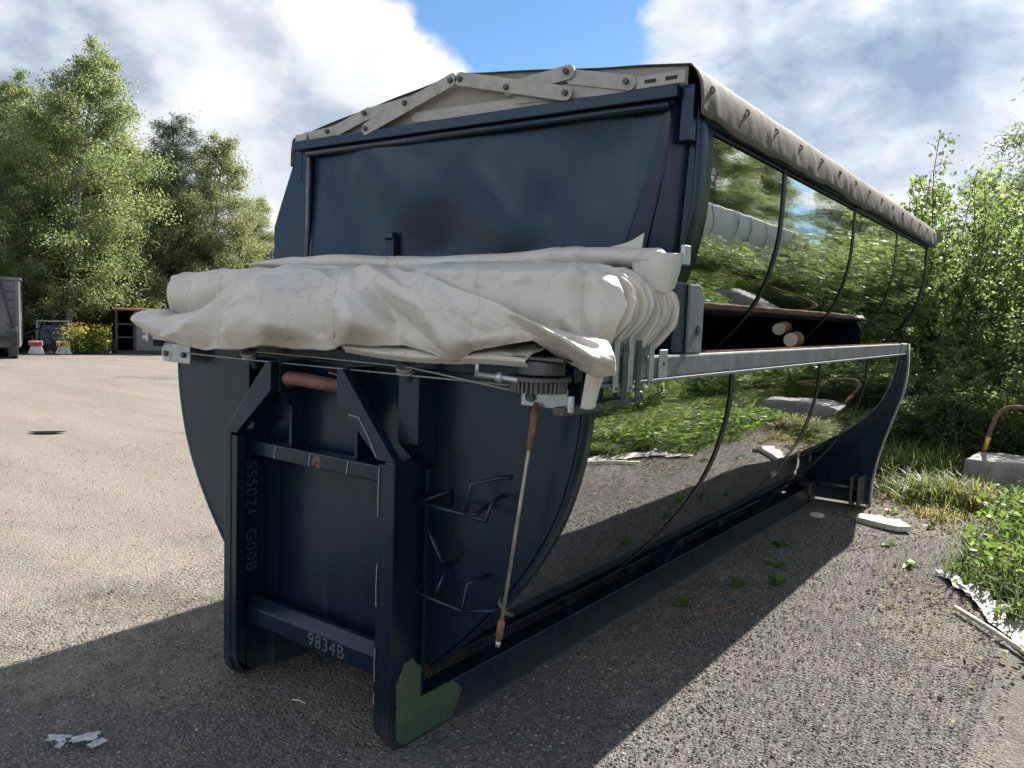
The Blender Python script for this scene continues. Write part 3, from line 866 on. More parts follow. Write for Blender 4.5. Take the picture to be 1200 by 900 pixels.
# ------------------------------------------------------------------ upper container
def upper_container():
    T = thing('roll_off_container', 'dark blue roll-off container with tarpaulin gable roof, nested on top of the other container', 'container', (0, 0, 0))
    FY, RY = 1.00, 7.28
    # front wall panel, shallow pressed dents in the sheet
    nx, nz = 110, 60
    P = np.zeros((nx, nz, 3))
    for i in range(nx):
        for j in range(nz):
            v = j / (nz - 1)
            z = 2.80 + (1.50 - 2.80) * v
            xl = -1.175 - 0.01 * v
            xr = 1.215 - 0.38 * v
            u = i / (nx - 1)
            x = xl + (xr - xl) * u
            y = FY + 0.02 * math.sin(math.pi * u) * math.sin(math.pi * v) + 0.022 * mnoise.noise(Vector((x * 1.6, z * 1.8, 0.3)))
            for cx, cz, r, h in ((-0.62, 2.45, 0.28, 0.02), (0.45, 2.35, 0.35, -0.03), (-0.1, 2.25, 0.25, 0.018), (0.85, 2.6, 0.25, 0.02)):
                q = ((x - cx) ** 2 + (z - cz) ** 2) / (r * r)
                y += h * math.exp(-q * 2)
            P[i, j] = (x, y, z)
    for a, b, am, wd in (((-1.10, 2.78), (-0.80, 2.20), .020, .30), ((-0.62, 2.70), (-0.45, 2.20), -.016, .22), ((-0.15, 2.15), (0.55, 2.72), .020, .28), ((0.30, 2.45), (0.50, 2.10), -.026, .26),
                         ((0.60, 2.20), (0.95, 2.70), .018, .30), ((-0.5, 2.55), (0.0, 2.30), -.012, .2)):
        a, b = np.array(a), np.array(b)
        Q = P[..., (0, 2)]
        t = np.clip(((Q - a) @ (b - a)) / ((b - a) @ (b - a)), 0, 1)
        dist = np.linalg.norm(Q - (a + t[..., None] * (b - a)), axis=-1)
        P[..., 1] += 1.25 * am * (3 * (q_ := np.clip(1 - dist / (wd * 1.3), 0, 1)) ** 2 - 2 * q_ ** 3)
    sheet_part('front_wall', P, 'paint', T, 0.008)
    MB().box(-1.30, 1.26, FY - 0.045, FY + 0.03, 2.80, 2.855).build('head_beam', 'paint', T, 0.006)
    MB().tube([(-1.18, FY - 0.02, 2.775), (1.22, FY - 0.02, 2.775)], 0.02, 12).build('head_bead', 'paint', T, smooth=True)
    # corner gussets either side of the panel
    gp = MB()
    gp.add([(1.215, FY - 0.004, 2.80), (0.965, FY - 0.01, 1.95), (1.235, FY + 0.075, 1.95), (1.285, FY + 0.085, 2.80)], [(0, 1, 2, 3)])
    o = gp.build('corner_gusset', 'paint', T)
    s = o.modifiers.new('thickness', 'SOLIDIFY')
    s.thickness = 0.01
    MB().tube([(1.235, FY - 0.0, 2.79), (1.19, FY + 0.015, 2.5), (1.09, FY + 0.025, 2.0)], 0.006, 6).build('weld_bead', 'paint', T, smooth=True)
    up = [(x, z) for x, z in UPP if z > 1.75]
    MB().prism([(0.98, 2.80)] + up + [(0.90, 1.755)], 1, FY + 0.088, FY + 0.10).build('corner_plate', 'paint', T)
    # the other corner: plate that kicks outwards below the head
    gl = [(-1.185, 2.80), (-1.315, 2.84), (-1.335, 2.80), (-1.345, 2.74), (-1.50, 2.42), (-1.535, 2.34), (-1.53, 1.72), (-1.19, 1.72)]
    MB().prism(gl, 1, FY + 0.005, FY + 0.04).build('corner_gusset', 'paint', T, 0.004)
    MB().tube([(-1.182, FY - 0.012, 2.77), (-1.19, FY - 0.014, 2.0)], 0.011, 8).build('weld_bead', 'rail', T, smooth=True)
    # front side strips (painted), polished panels, seams
    for sg in (1, -1):
        sheet_part('side_strip', side_sheet(UPP, FY + 0.05, 1.22, sg, 0.012, 3), 'paint', T, 0.012)
        MB().box(min(sg * 1.262, sg * 1.322), max(sg * 1.262, sg * 1.322), FY + 0.0, FY + 0.10, 2.62, 2.86).build('corner_post', 'paint', T, 0.006)
        cuts = [1.22, 2.30, 3.96, 5.56, 7.15]
        for a, b in zip(cuts[:-1], cuts[1:]):
            sheet_part('side_panel', side_sheet(UPP, a, b, sg, 0.004, 6), 'mirror', T, 0)
        for y in cuts[1:]:
            seam(UPP, y, sg, 0.010, 0.050, T)
        # top side rail: box with rounded lower tube
        r = MB().box(min(sg * 1.262, sg * 1.335), max(sg * 1.262, sg * 1.335), FY + 0.11, RY, 2.765, 2.855).build('top_rail', 'paint', T, 0.008)
        MB().tube([(sg * 1.322, FY + 0.11, 2.745), (sg * 1.322, RY, 2.745)], 0.028, 12).build('rail_tube', 'paint', r, smooth=True)
        MB().tube([(sg * 1.325, FY + 0.22, 2.695), (sg * 1.325, 7.15, 2.695)], 0.006, 6).build('panel_edge', 'seam', T, smooth=True)
        # rear flange
        poly = [(sg * (x + 0.012), z) for x, z in UPP] + [(sg * (x - 0.10), z) for x, z in UPP[::-1]]
        MB().prism(poly, 1, 7.17, RY).build('rear_flange', 'paint', T)
    MB().prism([(x - 0.02, z) for x, z in UPP] + [(-x + 0.02, z) for x, z in UPP[::-1]], 1, 7.12, 7.16).build('tailgate', 'paint', T)
    MB().box(-0.60, 0.60, FY + 0.02, 7.12, 1.40, 1.425).build('floor_pan', 'paint', T)
    for sg in (1, -1):
        MB().box(min(sg * .474, sg * .574), max(sg * .474, sg * .574), 0.95, 6.85, 1.22, 1.395).build('runner_rail', 'paint', T, 0.006)
    # stop bracket of the upper body standing on the lower rail
    br = MB()
    br.prism([(0.93, 1.698), (1.07, 1.698), (1.07, 2.01), (0.93, 2.01)], 0, 1.16, 1.318)
    b = br.build('stop_bracket', 'paint', T, 0.006)
    MB().prism([(1.055, 1.700), (1.215, 1.700), (1.215, 1.955), (1.165, 2.005), (1.055, 2.005)], 0, 1.319, 1.333).build('stop_plate', 'rail', b, 0.004)
    MB().disc((1.337, 1.15, 1.80), (1, 0, 0), 0.022, 0.014, 6).build('bolt', 'steel', b)
    # small latch on the front wall
    lt = MB().box(-0.475, -0.405, FY - 0.05, FY - 0.012, 2.12, 2.245)
    lt.disc((-0.44, FY - 0.03, 2.25), (1, 0, 0), 0.028, 0.06, 12)
    lt.build('latch', 'paint', T, 0.004)

    # ---- gable roof tarpaulin
    def roof_z(x):
        return 3.088 - (0.112 if x > 0 else 0.150) * abs(x)
    xs = np.concatenate([np.linspace(-1.30, -1.0, 8)[:-1], np.linspace(-1.0, 1.0, 26), np.linspace(1.0, 1.30, 8)[1:]])
    ys = np.linspace(FY - 0.006, 7.46, 190)
    prof = []
    for x in xs:
        prof.append((x, roof_z(x)))
    side = [(1.325, 2.915), (1.334, 2.898), (1.346, 2.87), (1.353, 2.83), (1.356, 2.79), (1.356, 2.755), (1.354, 2.722)]
    prof = [(-x, min(z, 2.885)) for x, z in side[::-1]] + prof + side
    prof = np.array(prof)
    P = np.zeros((len(prof), len(ys), 3))
    for i, (x, z) in enumerate(prof):
        for j, y in enumerate(ys):
            sag = 0.022 * abs(math.sin((y - FY) / 0.78 * math.pi)) * (1 - min(1, abs(x) / 1.28)) if abs(x) < 1.28 else 0
            wr = 0.0
            if abs(x) > 1.30:
                k = (2.90 - z) / 0.16
                ph = (y - FY) / 0.44
                wr = 0.016 * k * mnoise.noise(Vector((y * 5.0, z * 3 + x, 1.0))) + 0.005 * k * math.cos(2 * math.pi * ph) + 0.007 * mnoise.noise(Vector((y * 16, z * 9, 2.0)))
                dz = -0.006 * k * (0.5 + 0.5 * math.cos(2 * math.pi * ph)) + 0.016 * k * mnoise.noise(Vector((y * 1.4, 5.0, x)))
            else:
                dz = 0.008 * mnoise.noise(Vector((x * 3, y * 2.2, 4)))
            endlift = 0
            P[i, j] = (x + math.copysign(wr, x), y, z - sag + dz)
    rt = sheet_part('roof_tarp', P, 'rooftarp', T, 0.004)
    # tie hooks along the tarp's edge
    for k in range(15):
        y = FY + 0.12 + k * 0.44
        MB().tube([(1.340, y, 2.874), (1.357, y, 2.866), (1.361, y + 0.004, 2.852), (1.355, y, 2.842)], 0.0055, 6).build('tie_hook', 'bolt', rt, smooth=True)
    # rear corner flap of the tarp
    MB().add([(1.36, 7.43, 2.90), (1.40, 7.62, 2.86), (1.38, 7.60, 2.80), (1.36, 7.43, 2.76)], [(0, 1, 2, 3)]).build('tarp_corner', 'rooftarp', rt)
    # gable end canvas
    n = 40
    P = np.zeros((n, 10, 3))
    for i in range(n):
        x = -1.285 + 2.57 * i / (n - 1)
        zt = roof_z(x) - 0.004
        for j in range(10):
            v = j / 9
            z = zt + (2.845 - zt) * v
            y = FY + 0.012 + 0.014 * mnoise.noise(Vector((x * 2.3, z * 5, 7))) * math.sin(math.pi * v)
            P[i, j] = (x, y, z)
    ec = sheet_part('gable_canvas', P, 'endtarp', T, 0.004)
    MB().bar((-0.30, FY - 0.008, 2.895), (0.98, FY - 0.008, 2.875), 0.055, 0.006, (0, 1, 0), 2).build('gable_batten', 'link', ec)
    # scissor linkage of flat bars with round ends and bolts
    links = [((-0.965, 2.875), (-0.654, 2.955), -.022), ((-0.664, 2.945), (-0.335, 2.968), -.034), ((-0.644, 2.862), (-0.01, 3.045), -.046),
             ((0.045, 3.042), (0.697, 2.885), -.046), ((0.352, 2.955), (0.700, 2.985), -.034), ((0.711, 2.965), (1.02, 2.895), -.022),
             ((-1.22, 2.872), (-0.965, 2.882), -.012), ((0.40, 2.915), (1.02, 2.888), -.012)]
    for (a, b, dy) in links:
        l = MB().bar((a[0], FY + dy, a[1]), (b[0], FY + dy, b[1]), 0.068, 0.010, (0, 1, 0), 10).build('scissor_link', 'link', ec, 0.0015)
    for (x, z) in ((-0.965, 2.88), (-0.655, 2.95), (-0.338, 2.967), (-0.642, 2.863), (-0.015, 3.042), (0.35, 2.958), (0.698, 2.984), (0.698, 2.886), (1.018, 2.894), (0.05, 3.04)):
        MB().disc((x, FY - 0.058, z), (0, 1, 0), 0.014, 0.020, 12).build('link_bolt', 'steel', ec, 0.002)
    p = MB().box(1.06, 1.29, FY - 0.036, FY - 0.026, 2.858, 2.912).build('slide_plate', 'link', ec, 0.003)
    for x in (1.10, 1.20):
        MB().box(x, x + 0.055, FY - 0.0375, FY - 0.0362, 2.877, 2.893).build('slot', 'rubber', p)
    p = MB().box(-1.285, -1.18, FY - 0.034, FY - 0.026, 2.852, 2.895).build('slide_plate', 'link', ec, 0.003)
    return T


upper_container()

# a round pole wedged between the two containers
pole = MB()
P0, P1 = Vector((1.095, 3.36, 1.735)), Vector((1.105, 3.47, 1.742))
pole.tube([P0, P0.lerp(P1, .3), P0.lerp(P1, .7), P1], [.046, .052, .054, .054], 14)
pm = thing('wooden_pole', 'short round wooden log with a pale cut end wedged between the two containers', 'pole', (0, 0, 0))
pole.build('stem', 'wood', pm, smooth=True)
dr = (P1 - P0).normalized()
MB().tube([P0 - dr * 0.012, P0 - dr * 0.0005], 0.047, 16).build('cut_end', 'cutwood', pm)

# ------------------------------------------------------------------ bunched tarpaulin on the lower container's front
def crumple(P, growth=1.05, iters=160, pin=0.012, stiff=0.35, seed=1, hold=None):
    """let a sheet that is a little too long for its shape buckle into folds (position based)"""
    rng = np.random.default_rng(seed)
    X = P.copy()
    n, m = X.shape[:2]
    dz = rng.normal(0, 0.004, (n, m, 3))
    X += dz
    cons = []
    for (di, dj, k, g) in ((1, 0, 1.0, growth), (0, 1, 1.0, growth), (1, 1, .5, growth), (1, -1, .5, growth), (3, 0, stiff, growth - .01), (0, 3, stiff, growth - .01),
                            (7, 0, stiff * .8, growth - .02), (0, 7, stiff * .8, growth - .02)):
        a = (slice(0, n - di), slice(0, m - dj) if dj >= 0 else slice(-dj, m))
        b = (slice(di, n), slice(dj, m) if dj >= 0 else slice(0, m + dj))
        L = np.linalg.norm(P[b] - P[a], axis=-1, keepdims=True) * g
        cons.append((a, b, L, k))
    for it in range(iters):
        for a, b, L, k in cons:
            d = X[b] - X[a]
            l = np.linalg.norm(d, axis=-1, keepdims=True) + 1e-9
            c = d * ((l - L) / l) * (0.24 * k)
            X[a] += c
            X[b] -= c
        X += (P - X) * pin
        if hold is not None:
            X[hold] += (P[hold] - X[hold]) * 0.5
    return X


def crease(P, n, amp, width, seed, mean=1.4, spread=0.6, length=(0.15, 0.5), lines=()):
    """push sharp tent-shaped folds into a sheet along its normals; sizes in metres"""
    rng = np.random.default_rng(seed)
    nu, nv = P.shape[:2]
    Lu = np.linalg.norm(np.diff(P, axis=0), axis=-1).sum(0).mean()
    Lv = np.linalg.norm(np.diff(P, axis=1), axis=-1).sum(1).mean()
    G = np.stack(np.meshgrid(np.linspace(0, Lu, nu), np.linspace(0, Lv, nv), indexing='ij'), -1)
    N_ = np.cross(np.gradient(P, axis=0), np.gradient(P, axis=1))
    N_ /= np.linalg.norm(N_, axis=-1, keepdims=True) + 1e-9
    disp = np.zeros((nu, nv))
    todo = [(np.array(a) * (Lu, Lv), np.array(b) * (Lu, Lv), am, wd) for a, b, am, wd in lines]
    for k in range(n):
        a = np.array((rng.uniform(0, Lu), rng.uniform(0, Lv)))
        an = rng.normal(mean, spread)
        ln = rng.uniform(*length)
        todo.append((a, a + ln * np.array((math.cos(an), math.sin(an))), rng.choice([-1, 1]) * amp * rng.uniform(.4, 1.2), width * rng.uniform(.5, 1.4)))
    for a, b, am, wd in todo:
        t = np.clip(((G - a) @ (b - a)) / ((b - a) @ (b - a)), 0, 1)
        dist = np.linalg.norm(G - (a + t[..., None] * (b - a)), axis=-1)
        disp += am * np.clip(1 - dist / (wd * (0.3 + 0.7 * np.sin(np.pi * (0.1 + 0.8 * t)))), 0, 1) ** 1.1
    return P + N_ * disp[..., None]


def bunched_tarp():
    T = thing('folded_tarpaulin', 'pale grey tarpaulin bunched in folds on the front edge of the lower container', 'tarpaulin', (0, 0.2, 1.70))
    inv = Matrix.Translation((0, -0.2, -1.70))

    def part(name, P, mat='tarp', thick=0.005):
        o = sheet_part(name, P, mat, T, thick)
        o.data.transform(inv)
        return o
    A = [
        [(-1.37, 0.03, 1.725), (-1.29, -0.07, 1.745), (-1.30, -0.05, 1.77), (-1.34, 0.03, 1.79), (-1.40, 0.15, 1.798), (-1.50, 0.33, 1.80)],
        [(-1.17, 0.03, 1.665), (-1.06, -0.07, 1.69), (-1.08, -0.05, 1.74), (-1.17, 0.03, 1.76), (-1.31, 0.15, 1.76), (-1.42, 0.33, 1.77)],
        [(-0.96, 0.04, 1.64), (-0.85, -0.03, 1.68), (-0.87, -0.02, 1.73), (-0.95, 0.05, 1.77), (-1.04, 0.16, 1.80), (-1.21, 0.33, 1.82)],
        [(-0.63, 0.03, 1.64), (-0.51, -0.07, 1.71), (-0.55, -0.05, 1.78), (-0.64, 0.03, 1.85), (-0.74, 0.15, 1.89), (-0.86, 0.33, 1.92)],
        [(-0.20, -0.01, 1.66), (-0.01, -0.16, 1.75), (-0.09, -0.12, 1.86), (-0.22, -0.01, 1.95), (-0.36, 0.14, 2.00), (-0.55, 0.33, 2.03)],
        [(0.05, 0.04, 1.68), (0.15, -0.04, 1.77), (0.13, -0.03, 1.88), (0.05, 0.04, 1.95), (-0.06, 0.15, 2.00), (-0.22, 0.33, 2.03)],
        [(0.30, 0.01, 1.70), (0.46, -0.14, 1.79), (0.40, -0.10, 1.88), (0.29, 0.00, 1.95), (0.15, 0.14, 2.00), (-0.01, 0.33, 2.03)],
        [(0.54, 0.06, 1.72), (0.56, -0.01, 1.79), (0.50, 0.00, 1.87), (0.41, 0.06, 1.94), (0.29, 0.16, 2.00), (0.13, 0.33, 2.03)],
        [(0.81, 0.00, 1.69), (0.91, -0.15, 1.75), (0.81, -0.11, 1.84), (0.67, -0.01, 1.92), (0.49, 0.14, 1.98), (0.29, 0.33, 2.03)],
        [(0.95, 0.03, 1.73), (1.02, -0.07, 1.76), (0.95, -0.05, 1.82), (0.82, 0.03, 1.89), (0.65, 0.15, 1.96), (0.47, 0.33, 2.00)],
        [(1.16, 0.04, 1.77), (1.20, -0.03, 1.79), (1.14, -0.02, 1.82), (1.03, 0.05, 1.87), (0.87, 0.16, 1.91), (0.71, 0.33, 1.94)],
        [(1.28, 0.08, 1.70), (1.33, -0.02, 1.74), (1.29, 0.00, 1.77), (1.20, 0.08, 1.80), (1.08, 0.20, 1.82), (0.93, 0.38, 1.85)],
        [(1.43, 0.08, 1.64), (1.47, -0.01, 1.70), (1.45, 0.01, 1.74), (1.38, 0.08, 1.77), (1.27, 0.20, 1.78), (1.12, 0.38, 1.80)],
        [(1.47, 0.14, 1.65), (1.49, 0.10, 1.70), (1.48, 0.10, 1.73), (1.43, 0.15, 1.76), (1.35, 0.24, 1.77), (1.22, 0.38, 1.79)]]

    def fine(C, nu, nv):
        C = np.array(C)
        U = catmull(C, nu)
        return np.swapaxes(catmull(np.swapaxes(U, 0, 1), nv), 0, 1)
    for c in A[:11]:
        for k, dy in ((0, -0.075), (1, -0.015)):
            c[k] = (c[k][0] + 0.085 * (dy / -0.075), c[k][1] + dy, c[k][2] - 0.012 * (dy / -0.075))
    ncol = len(A)
    A = np.swapaxes(catmull(np.swapaxes(np.array(A), 0, 1), 64), 0, 1)          # smooth up the sheet
    uu = np.linspace(0, ncol - 1, 210)
    ui = np.minimum(ncol - 2, uu.astype(int))
    fr = (uu - ui)[:, None, None]
    lin = A[ui] * (1 - fr) + A[ui + 1] * fr                                      # straight between stations: creases
    A = 0.85 * lin + 0.15 * catmull(A, 210)
    vv = np.linspace(0, 5, 64)
    creases = [((4.0, 0.1), (3.9, 2.8), .040, .9), ((5.2, 0), (5.4, 4), -.018, .8), ((6.9, 2.3), (8.2, 0.3), -.060, .9), ((7.0, 2.2), (6.9, 4.6), .035, .8),
               ((1.5, .2), (3.5, 3.6), .040, .8), ((2.5, 0), (3.1, 2.5), -.030, .6), ((8.6, 4.0), (11.5, 1.1), .050, .9), ((9.6, 3.8), (12, 2.4), -.035, .7),
               ((0.4, 1), (2.0, 2.8), .025, .6), ((5.9, 0.2), (5.6, 2.0), .030, .7), ((7.7, 4.5), (9.4, 1.6), .030, .6), ((3.2, 1.0), (4.6, 4.4), .022, .6),
               ((6.2, 4.6), (7.6, 3.0), .022, .5), ((10.4, 2.0), (12.4, .6), .030, .6)]
    rr = np.random.default_rng(17)
    for k in range(9):
        a = (rr.uniform(0, 12.5), rr.uniform(0, 4))
        an = rr.normal(1.25, .6)
        ln = rr.uniform(.6, 2.2)
        creases.append((a, (a[0] + math.cos(an) * ln, a[1] + math.sin(an) * ln), rr.choice([-1, 1]) * rr.uniform(.006, .016), rr.uniform(.25, .6)))
    disp = np.zeros((210, 64))
    G = np.stack(np.meshgrid(uu, vv, indexing='ij'), -1)
    for a, b, amp, wd in creases:
        a, b = np.array(a), np.array(b)
        t = np.clip(((G - a) @ (b - a)) / ((b - a) @ (b - a)), 0, 1)
        dist = np.linalg.norm(G - (a + t[..., None] * (b - a)), axis=-1)
        disp += amp * np.clip(1 - dist / (wd * (0.35 + 0.65 * np.sin(np.pi * (0.15 + 0.7 * t)))), 0, 1) ** 1.05
    A = A + 1.2 * disp[..., None] * np.array((0.1, -0.85, 0.5))
    A = crumple(A, 1.012, 26, 0.04, 0.25, 3)
    A = crease(A, 14, 0.006, 0.06, 41, 1.2, 0.6, (0.10, 0.30))
    part('front_fold', A)
    B = [
        [(0.33, 0.16, 1.92), (0.42, 0.14, 1.955), (0.46, 0.16, 1.985), (0.50, 0.20, 2.02), (0.40, 0.45, 2.06)],
        [(0.82, 0.17, 1.80), (0.84, 0.14, 1.90), (0.84, 0.16, 1.97), (0.86, 0.20, 2.01), (0.74, 0.45, 2.06)],
        [(1.05, 0.20, 1.75), (1.07, 0.17, 1.86), (1.07, 0.19, 1.94), (1.08, 0.23, 2.01), (0.96, 0.48, 2.06)],
        [(1.27, 0.24, 1.72), (1.29, 0.21, 1.83), (1.28, 0.23, 1.93), (1.27, 0.27, 2.01), (1.14, 0.52, 2.06)],
        [(1.34, 0.32, 1.71), (1.385, 0.30, 1.81), (1.405, 0.32, 1.89), (1.34, 0.36, 1.99), (1.14, 0.61, 2.06)]]
    B = crumple(fine(B, 96, 50), 1.02, 60, 0.02, 0.35, 5)
    B = crease(B, 5, 0.007, 0.06, 43, 1.5, 0.35, (0.12, 0.35), [((.62, .05), (.66, .75), .022, .10), ((.80, .1), (.72, .8), -.020, .08), ((.30, .0), (.45, .7), .016, .09), ((.66, .25), (.80, .05), .02, .06)])
    part('corner_fold', B)
    Ecage = [
        [(-1.50, 0.30, 1.74), (-1.475, 0.24, 1.85), (-1.485, 0.25, 1.94), (-1.49, 0.32, 1.995), (-1.47, 0.52, 2.02), (-1.44, 0.66, 2.0)],
        [(-1.36, 0.28, 1.74), (-1.33, 0.22, 1.86), (-1.34, 0.24, 1.945), (-1.36, 0.32, 2.00), (-1.36, 0.54, 2.035), (-1.33, 0.70, 2.01)],
        [(-1.15, 0.29, 1.75), (-1.11, 0.25, 1.87), (-1.12, 0.26, 1.95), (-1.16, 0.33, 2.00), (-1.20, 0.54, 2.04), (-1.18, 0.72, 2.02)],
        [(-0.95, 0.30, 1.80), (-0.91, 0.26, 1.89), (-0.90, 0.27, 1.955), (-0.92, 0.34, 2.005), (-0.98, 0.54, 2.04), (-0.96, 0.72, 2.02)],
        [(-0.62, 0.32, 1.83), (-0.60, 0.28, 1.92), (-0.57, 0.29, 1.975), (-0.60, 0.36, 2.02), (-0.66, 0.55, 2.05), (-0.66, 0.72, 2.03)],
        [(-0.30, 0.34, 1.86), (-0.28, 0.31, 1.94), (-0.28, 0.32, 1.99), (-0.30, 0.38, 2.03), (-0.34, 0.55, 2.055), (-0.34, 0.72, 2.03)]]
    Em = crumple(fine(Ecage, 80, 56), 1.02, 60, 0.02, 0.35, 9)
    Em = crease(Em, 5, 0.007, 0.06, 45, 1.5, 0.35, (0.12, 0.4), [((.10, .05), (.12, .6), .018, .07), ((.22, .0), (.21, .62), -.016, .07), ((.34, .1), (.36, .7), .018, .08), ((.05, .45), (.5, .5), .020, .06), ((.42, .15), (.62, .5), -.022, .08)])
    part('end_fold', Em)
    # top layer between the front folds and the back roll
    Tp = [[(x, y, z + 0.014 * math.sin(x * 5 + y * 9)) for y, z in ((0.26, 1.985), (0.40, 2.035), (0.55, 2.06), (0.70, 2.055))] for x in (-0.75, -0.4, 0.0, 0.4, 0.8, 1.12)]
    part('top_fold', crease(crumple(fine(Tp, 120, 40), 1.02, 60, 0.02, 0.3, 12), 16, 0.010, 0.05, 47, 0.3, 0.6, (0.15, 0.5)))
    # layer lying flat under the front folds
    F_ = [[(x, y, z + 0.010 * math.sin(x * 7)) for y, z in ((-0.02, 1.655), (-0.04, 1.685), (0.06, 1.715), (0.30, 1.73))] for x in (0.30, 0.55, 0.8, 1.05, 1.22)]
    part('under_fold', crease(crumple(fine(F_, 80, 30), 1.02, 60, 0.02, 0.3, 14), 14, 0.007, 0.04, 49, 0.4, 0.6, (0.1, 0.4)))
    # rolled edge along the back
    n, k = 80, 18
    R_ = np.zeros((n, k, 3))
    for i in range(n):
        u = i / (n - 1)
        x = -1.30 + 2.69 * u
        zc = 2.075 + 0.012 * math.sin(u * 9) + 0.012 * u + 0.01 * mnoise.noise(Vector((x * 2, 0, 5)))
        rz = 0.045 + 0.012 * mnoise.noise(Vector((x * 2.4, 3, 1)))
        ry = 0.10 + 0.02 * mnoise.noise(Vector((x * 2.0, 9, 1)))
        tap = min(1, 0.25 + u * 6)
        for j in range(k):
            a = 2 * math.pi * j / (k - 1)
            w = 1 + 0.10 * mnoise.noise(Vector((x * 4, math.cos(a) * 2, math.sin(a) * 2)))
            if u > 0.985:
                w *= 0.25
            R_[i, j] = (x, 0.74 + math.cos(a) * ry * w, zc + math.sin(a) * rz * w * tap)
    part('back_roll', crease(R_, 10, 0.006, 0.045, 51, 0.1, 0.3, (0.3, 0.9)))
    # hanging corner of the roll with its end fitting
    H = [[(1.24, 0.66, 2.11), (1.33, 0.66, 2.115), (1.40, 0.70, 2.11), (1.415, 0.78, 2.12)],
         [(1.26, 0.64, 2.04), (1.34, 0.64, 2.05), (1.40, 0.69, 2.04), (1.41, 0.76, 2.05)],
         [(1.30, 0.63, 1.95), (1.35, 0.64, 1.96), (1.39, 0.68, 1.95), (1.40, 0.73, 1.97)]]
    part('hanging_corner', crumple(fine(H, 24, 24), 1.03, 60, 0.03, 0.3, 2))
    o = MB().box(1.405, 1.425, 0.765, 0.825, 2.07, 2.15)
    ob = o.build('end_fitting', 'galv', T, 0.004)
    ob.data.transform(inv)
    Tl = [[(1.385, 0.10, 1.68), (1.41, 0.11, 1.67), (1.425, 0.15, 1.68), (1.40, 0.20, 1.69)], [(1.375, 0.10, 1.60), (1.385, 0.12, 1.60), (1.40, 0.15, 1.60), (1.39, 0.19, 1.61)],
          [(1.37, 0.09, 1.53), (1.385, 0.11, 1.525), (1.395, 0.14, 1.53), (1.38, 0.17, 1.55)]]
    part('hanging_tail', crumple(fine(Tl, 24, 20), 1.05, 60, 0.03, 0.3, 4))
    # stiff flap standing up behind the roll
    Fl = [[(0.72, 0.80, 2.085), (0.74, 0.80, 2.10)], [(0.95, 0.79, 2.09), (0.96, 0.80, 2.135)], [(1.12, 0.78, 2.09), (1.13, 0.80, 2.165)], [(1.215, 0.78, 2.09), (1.225, 0.79, 2.205)]]
    part('raised_flap', fine(Fl, 20, 6))
    # accordion pleats stacked towards the back
    ny, nz = 180, 34
    Pl = np.zeros((ny, nz, 3))
    npl = 11
    for a in range(ny):
        t = a / (ny - 1) * npl
        for b in range(nz):
            v = b / (nz - 1)
            ph = t + 0.10 * mnoise.noise(Vector((t * 0.7, v * 2.2, 3.0)))
            k = int(math.floor(ph))
            fr = abs((ph - k) * 2 - 1)                        # 0 at the ridge, 1 in the valley
            amp = 0.085 + 0.03 * math.sin(k * 2.7) + 0.02 * v
            edge = float(np.interp(v, [0, .1, .22, .42, .6, .8, 1], [1.27, 1.345, 1.385, 1.405, 1.395, 1.36, 1.32])) + 0.012 * math.sin(k * 1.9 + v * 2)
            lean = 0.05 * math.sin(v * 3.0) - 0.09 * v ** 1.3 + 0.014 * math.sin(v * 5 + k * 1.9)
            Pl[a, b] = (edge - amp * fr ** 0.75, 0.345 + 0.44 * a / (ny - 1) + lean, 2.035 - 0.012 * math.sin(k * 2.1) - v * (0.33 + 0.02 * math.sin(k * 1.3)))
    part('end_pleats', crease(Pl, 10, 0.004, 0.03, 66, 1.5, 0.3, (0.08, 0.25)), thick=0.003)
    # thin stitched seam down the front fold
    i = int(210 * 0.425)
    MBs = MB().tube([tuple(A[i, j] + np.array((0.0, -0.004, 0.0))) for j in range(5, 56)], 0.0032, 5)
    ob = MBs.build('stitched_seam', 'tarp', T, smooth=True)
    ob.data.transform(inv)
    # eyelets along the top edge
    for x in (-0.15, 0.05, 0.12, 0.33):
        ob = MB().disc((x, 0.655, 2.118 if x > 0 else 2.10), (0, -0.5, 1), 0.007, 0.006, 8).build('eyelet', 'steel', T)
        ob.data.transform(inv)
    return T


bunched_tarp()

# ------------------------------------------------------------------ foliage builders
def leaf_mesh(name, pos, size, tint, up=0.3, aspect=0.55, droop=0.0, rng=RNG):
    """N diamond leaves (two triangles each) at pos, random orientation"""
    N = len(pos)
    d = rng.normal(size=(N, 3))
    d[:, 2] = d[:, 2] * 0.6 - droop
    d /= np.linalg.norm(d, axis=1, keepdims=True)
    n = rng.normal(size=(N, 3))
    n[:, 2] += up * 3
    s = np.cross(d, n)
    s /= np.linalg.norm(s, axis=1, keepdims=True) + 1e-9
    nn = np.cross(s, d)
    L = size * rng.uniform(0.6, 1.3, N)[:, None]
    v = np.empty((N, 4, 3), np.float32)
    v[:, 0] = pos
    v[:, 1] = pos + d * L * 0.45 + s * L * aspect * 0.5 + nn * L * 0.08
    v[:, 2] = pos + d * L
    v[:, 3] = pos + d * L * 0.45 - s * L * aspect * 0.5 + nn * L * 0.08
    return raw_quads(name, v, np.repeat(tint, 4))


def raw_quads(name, v, tint):
    N = len(v)
    me = bpy.data.meshes.new(name)
    me.vertices.add(N * 4)
    me.vertices.foreach_set('co', v.reshape(-1).astype(np.float32))
    me.loops.add(N * 4)
    me.loops.foreach_set('vertex_index', np.arange(N * 4, dtype=np.int32))
    me.polygons.add(N)
    me.polygons.foreach_set('loop_start', np.arange(0, N * 4, 4, dtype=np.int32))
    at = me.attributes.new('tint', 'FLOAT', 'POINT')
    at.data.foreach_set('value', tint.astype(np.float32))
    me.update()
    return me


